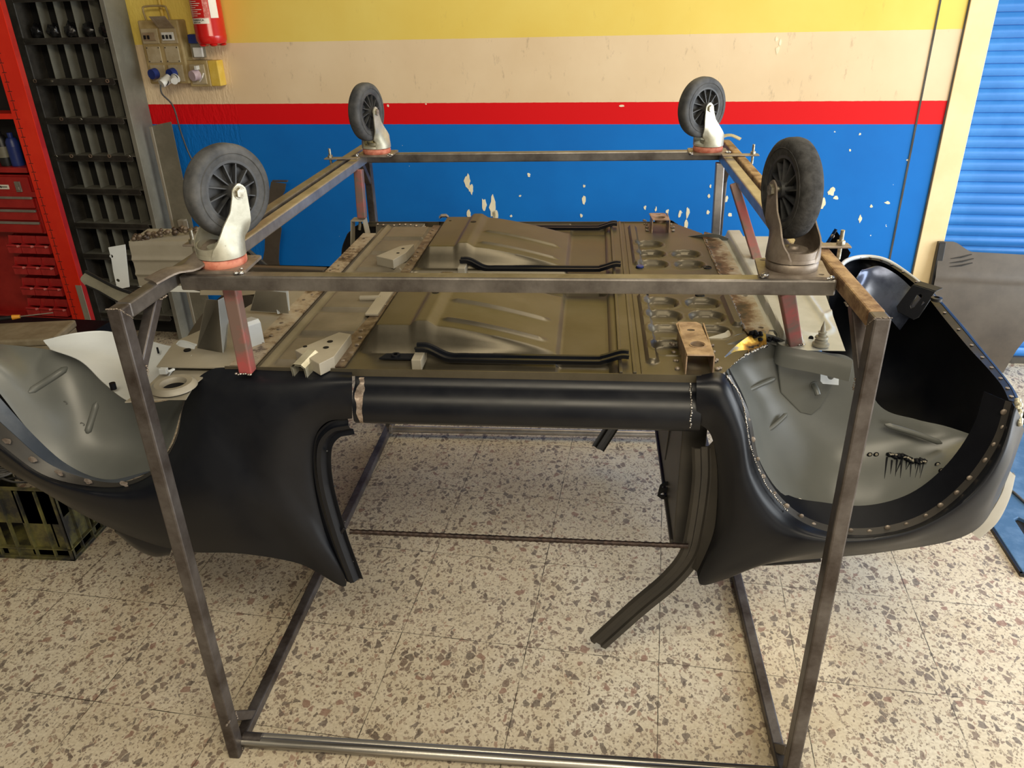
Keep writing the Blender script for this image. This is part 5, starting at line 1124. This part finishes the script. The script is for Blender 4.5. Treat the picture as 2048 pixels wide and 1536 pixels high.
sweep(bm, spline(P0, 40), .0042, 8); bm.transform(RM); o = mk('power_cable', bm, 'cable', mw=RM @ Matrix.Translation((-2.2, 2.6, 1.4)), smooth=60); tag(o, 'thin grey power cable hanging from the white plug down the wall', 'cable')
yb = rth('junction_box', 'yellow and tan socket box with a lilac cap right of the socket board', 'socket box', (-2.03, 2.65, 1.44)); JX = -2.104
bm = bmesh.new(); bb(bm, (JX, 2.635, 1.392), (JX+.115, 2.70, 1.518)); mr('box_body', bm, 'tanplastic', yb, bevel=.004); bm = bmesh.new(); bb(bm, (JX+.115, 2.640, 1.394), (JX+.168, 2.70, 1.516)); mr('yellow_side', bm, 'yellow', yb, bevel=.004)
bm = bmesh.new(); bb(bm, (JX+.015, 2.629, 1.405), (JX+.098, 2.637, 1.500)); fp_ = mr('front_plate', bm, 'tanlight', yb, bevel=.003); bm = bmesh.new(); cyl(bm, (JX+.052, 2.631, 1.452), (JX+.040, 2.598, 1.448), .028, .025, n=24); mr('lilac_socket_cap', bm, 'lilac', fp_, smooth=40)
bm = bmesh.new(); bb(bm, (JX+.060, 2.60, 1.476), (JX+.072, 2.63, 1.495)); sweep(bm, [V((JX+.07, 2.61, 1.42)), V((JX+.095, 2.60, 1.44)), V((JX+.10, 2.61, 1.46))], .003, 6); mr('cap_latch', bm, 'whiteplug', fp_)
sx_ = rth('small_socket', 'small blue-lidded socket above a white one between board and extinguisher', 'socket', (-2.04, 2.68, 1.58)); bm = bmesh.new(); bb(bm, (-2.078, 2.66, 1.53), (-2.020, 2.70, 1.64)); mr('socket_body', bm, 'sheetgrey', sx_, bevel=.003)
bm = bmesh.new(); bb(bm, (-2.076, 2.645, 1.597), (-2.030, 2.662, 1.638)); mr('blue_lid', bm, 'blueplug', sx_, bevel=.003); bm = bmesh.new(); bb(bm, (-2.062, 2.647, 1.532), (-2.012, 2.662, 1.578)); mr('white_plate', bm, 'whiteplug', sx_, bevel=.003)
# ---- panels leaning on the wall and the shutter
YF = 2.70
def rp(px, py, y=YF): c = aR(px, py, y); return (c.x, c.z)
ft = rth('spare_wing', 'spare dark brown car wing panel with arch leaning on the blue shutter', 'wing panel', (2.0, 2.66, 0))
ar = [rp(2048, 668), rp(2020, 690), rp(1990, 715)]
X_ = rp(1878, 482)[0]
ol = [rp(1900, 690), rp(1890, 600), rp(1880, 540), rp(1876, 480), rp(1908, 480), rp(1925, 491), rp(1945, 497), rp(2048, 506), (2.75, .55), (2.85, .40), (2.80, .25), (2.62, .33), (2.42, .36), (2.25, .30), (2.13, .20), (2.04, .08), (1.98, .02), (1.86, .0)]
def fw(u, v, w_): return V((u, YF-.03-.06*math.sin(min(max(v/.66, 0), 1)*math.pi)*.5-(.66-v)*.10+w_, v))
bm = bmesh.new(); NU, NVV = 40, 40
def top_at(x): return .664-.045*ss(1.70, 1.80, x)-.03*sl(1.8, 2.8, x)
def bot_at(x):
    if x < 1.70: return .0
    c = (2.46, .02); r = .40; d = abs(x-c[0])
    return max(.004, math.sqrt(max(r*r-d*d, 0))+c[1]) if x > 2.0 else .004
g = []
for i in range(NU*2+1):
    x = 1.648+(2.80-1.648)*i/(NU*2); z1 = top_at(x); z0 = min(bot_at(x), z1-.02)
    g.append([bm.verts.new(fw(x+.0*(1-j/NVV), z0+(z1-z0)*j/NVV, -.006*math.exp(-((z0+(z1-z0)*j/NVV-.50+.02*(x-1.7))/.010)**2))) for j in range(NVV+1)])
for i in range(NU*2):
    for j in range(NVV): bm.faces.new((g[i][j], g[i+1][j], g[i+1][j+1], g[i][j+1]))
shell(bm, .002); mr('wing_skin', bm, 'fender', ft, smooth=50)
bm = bmesh.new(); bb(bm, (1.640, 2.60, .0), (1.672, 2.65, .66)); 
for v in bm.verts: v.co.y = fw(0, v.co.z, 0).y-(.012 if v.co.y < 2.62 else -.03)
mr('door_edge_flange', bm, 'blackplastic', ft, bevel=.003)
bm = bmesh.new()
for k, (px0, py0, px1, py1) in enumerate(((1900, 516, 1943, 508), (1898, 524, 1946, 516), (1897, 531, 1943, 524))):
    a = aR(px0, py0, 2.66); b_ = aR(px1, py1, 2.66); a.y = fw(0, a.z, 0).y-.003; b_.y = fw(0, b_.z, 0).y-.003; m_ = (a+b_)/2+V((0, 0, -.004)); sweep(bm, [a, m_, b_], [.001, .004, .002], 8)
mr('pressed_vent', bm, 'blackplastic', ft, smooth=50)
fl2 = rth('leaning_panel', 'rusty dark brown curved panel leaning on the blue wall behind the left casters', 'panel', (-1.75, 2.62, 0))
bm = bmesh.new(); ps = [(545, 362), (575, 366), (573, 380), (558, 412), (560, 440), (566, 455), (560, 490), (557, 520), (562, 560), (500, 640), (440, 640), (515, 560), (530, 500), (535, 420)]
pl = [rp(px, py, 2.62) for px, py in ps]; plate(pl, -.003, lambda u, v, w_: V((u, 2.62+.02*math.sin(v*6)+w_, v)), bm=bm); mr('panel_skin', bm, 'fender', fl2)
bm = bmesh.new(); bb(bm, (pl[0][0], 2.615, pl[0][1]-.004), (pl[1][0], 2.632, pl[0][1]+.004)); mr('folded_rim', bm, 'fender', fl2)
# blue plate on the floor at the right
bp_ = thing('floor_plate', 'worn blue painted steel plate with black edge lying on the floor', 'plate', (2.0, 1.4, 0))
a = aZ(2042, 1150, .0); b_ = aZ(1976, 1047, .0); d_ = (b_-a).normalized(); s_ = V((d_.y, -d_.x, 0)); a2 = a+d_*1.05
bm = bmesh.new(); plate([(0, 0), (.75, 0), (.75, 1.05), (0, 1.05)], .016, on(a+V((0, 0, .001)), s_, d_, (0, 0, 1)), holes=[[(.085, .12), (.110, .115), (.125, .13), (.125, .30), (.11, .315), (.09, .30)]]); mk('plate_sheet', bm, 'board', bp_, bevel=.003)
bm = bmesh.new(); 
for lo, hi in (((-.008, -.008), (.0, 1.05)), ((-.008, -.010), (.75, 0))):
    f_ = on(a+V((0, 0, .0)), s_, d_, (0, 0, 1)); plate([(lo[0], lo[1]), (hi[0], lo[1]), (hi[0], hi[1]), (lo[0], hi[1])], .014, f_, bm=bm)
mk('rubber_edge', bm, 'blackplastic', bp_); bm = bmesh.new(); plate([(.080, .10), (.13, .10), (.13, .33), (.080, .33)], .003, on(a+V((0, 0, .0)), s_, d_, (0, 0, 1)), bm=bm); mk('slot_lining', bm, 'ink', bp_)
bm = bmesh.new(); P0 = [aZ(2000, 968, .022), aZ(2024, 982, .022), aZ(2050, 1005, .022), aZ(2090, 1040, .022)]; sweep(bm, spline(P0, 24), .005, 8); o = mk('thin_cable', bm, 'cable', loc=aZ(2024, 982, .02), smooth=60); tag(o, 'thin dark cable curling over the blue floor plate', 'cable')
# ---- loose pieces of one pressed feature become parts of their own
def split(o):
    bm = bmesh.new(); bm.from_mesh(o.data); bm.verts.ensure_lookup_table(); seen = set(); comps = []
    for v in bm.verts:
        if v.index in seen: continue
        st_ = [v]; seen.add(v.index); c_ = []
        while st_:
            q = st_.pop(); c_.append(q.index)
            for e in q.link_edges:
                n_ = e.other_vert(q)
                if n_.index not in seen: seen.add(n_.index); st_.append(n_)
        comps.append(c_)
    if len(comps) < 2: bm.free(); return
    nm = o.name.split('.')[0]; first = True
    for c_ in comps:
        cs = set(c_); b2 = bm.copy(); b2.verts.ensure_lookup_table(); bmesh.ops.delete(b2, geom=[v for v in b2.verts if v.index not in cs], context='VERTS')
        me = bpy.data.meshes.new(nm); b2.to_mesh(me); b2.free()
        for m_ in o.data.materials: me.materials.append(m_)
        if first: o.data = me; first = False
        else:
            n_ = o.copy(); n_.data = me; C.objects.link(n_)
        me.set_sharp_from_angle(angle=1.0)
    bm.free()
for o in list(C.objects):
    nm = o.name.split('.')[0]
    if nm in ('spot_weld', 'rosette_weld', 'pressed_bead', 'drain_hole', 'ground_patch', 'wing_hole', 'scorch_mark', 'pressed_vent', 'gusset_hole', 'cover_screw', 'instruction_print', 'foot_lobe', 'black_band') and o.type == 'MESH': split(o)
    if nm in ('weld_bead', 'burr', 'slot_row', 'crate_wall'): o['kind'] = 'stuff' if nm != 'crate_wall' else 'part'
    if nm == 'crate_wall': del o['kind']
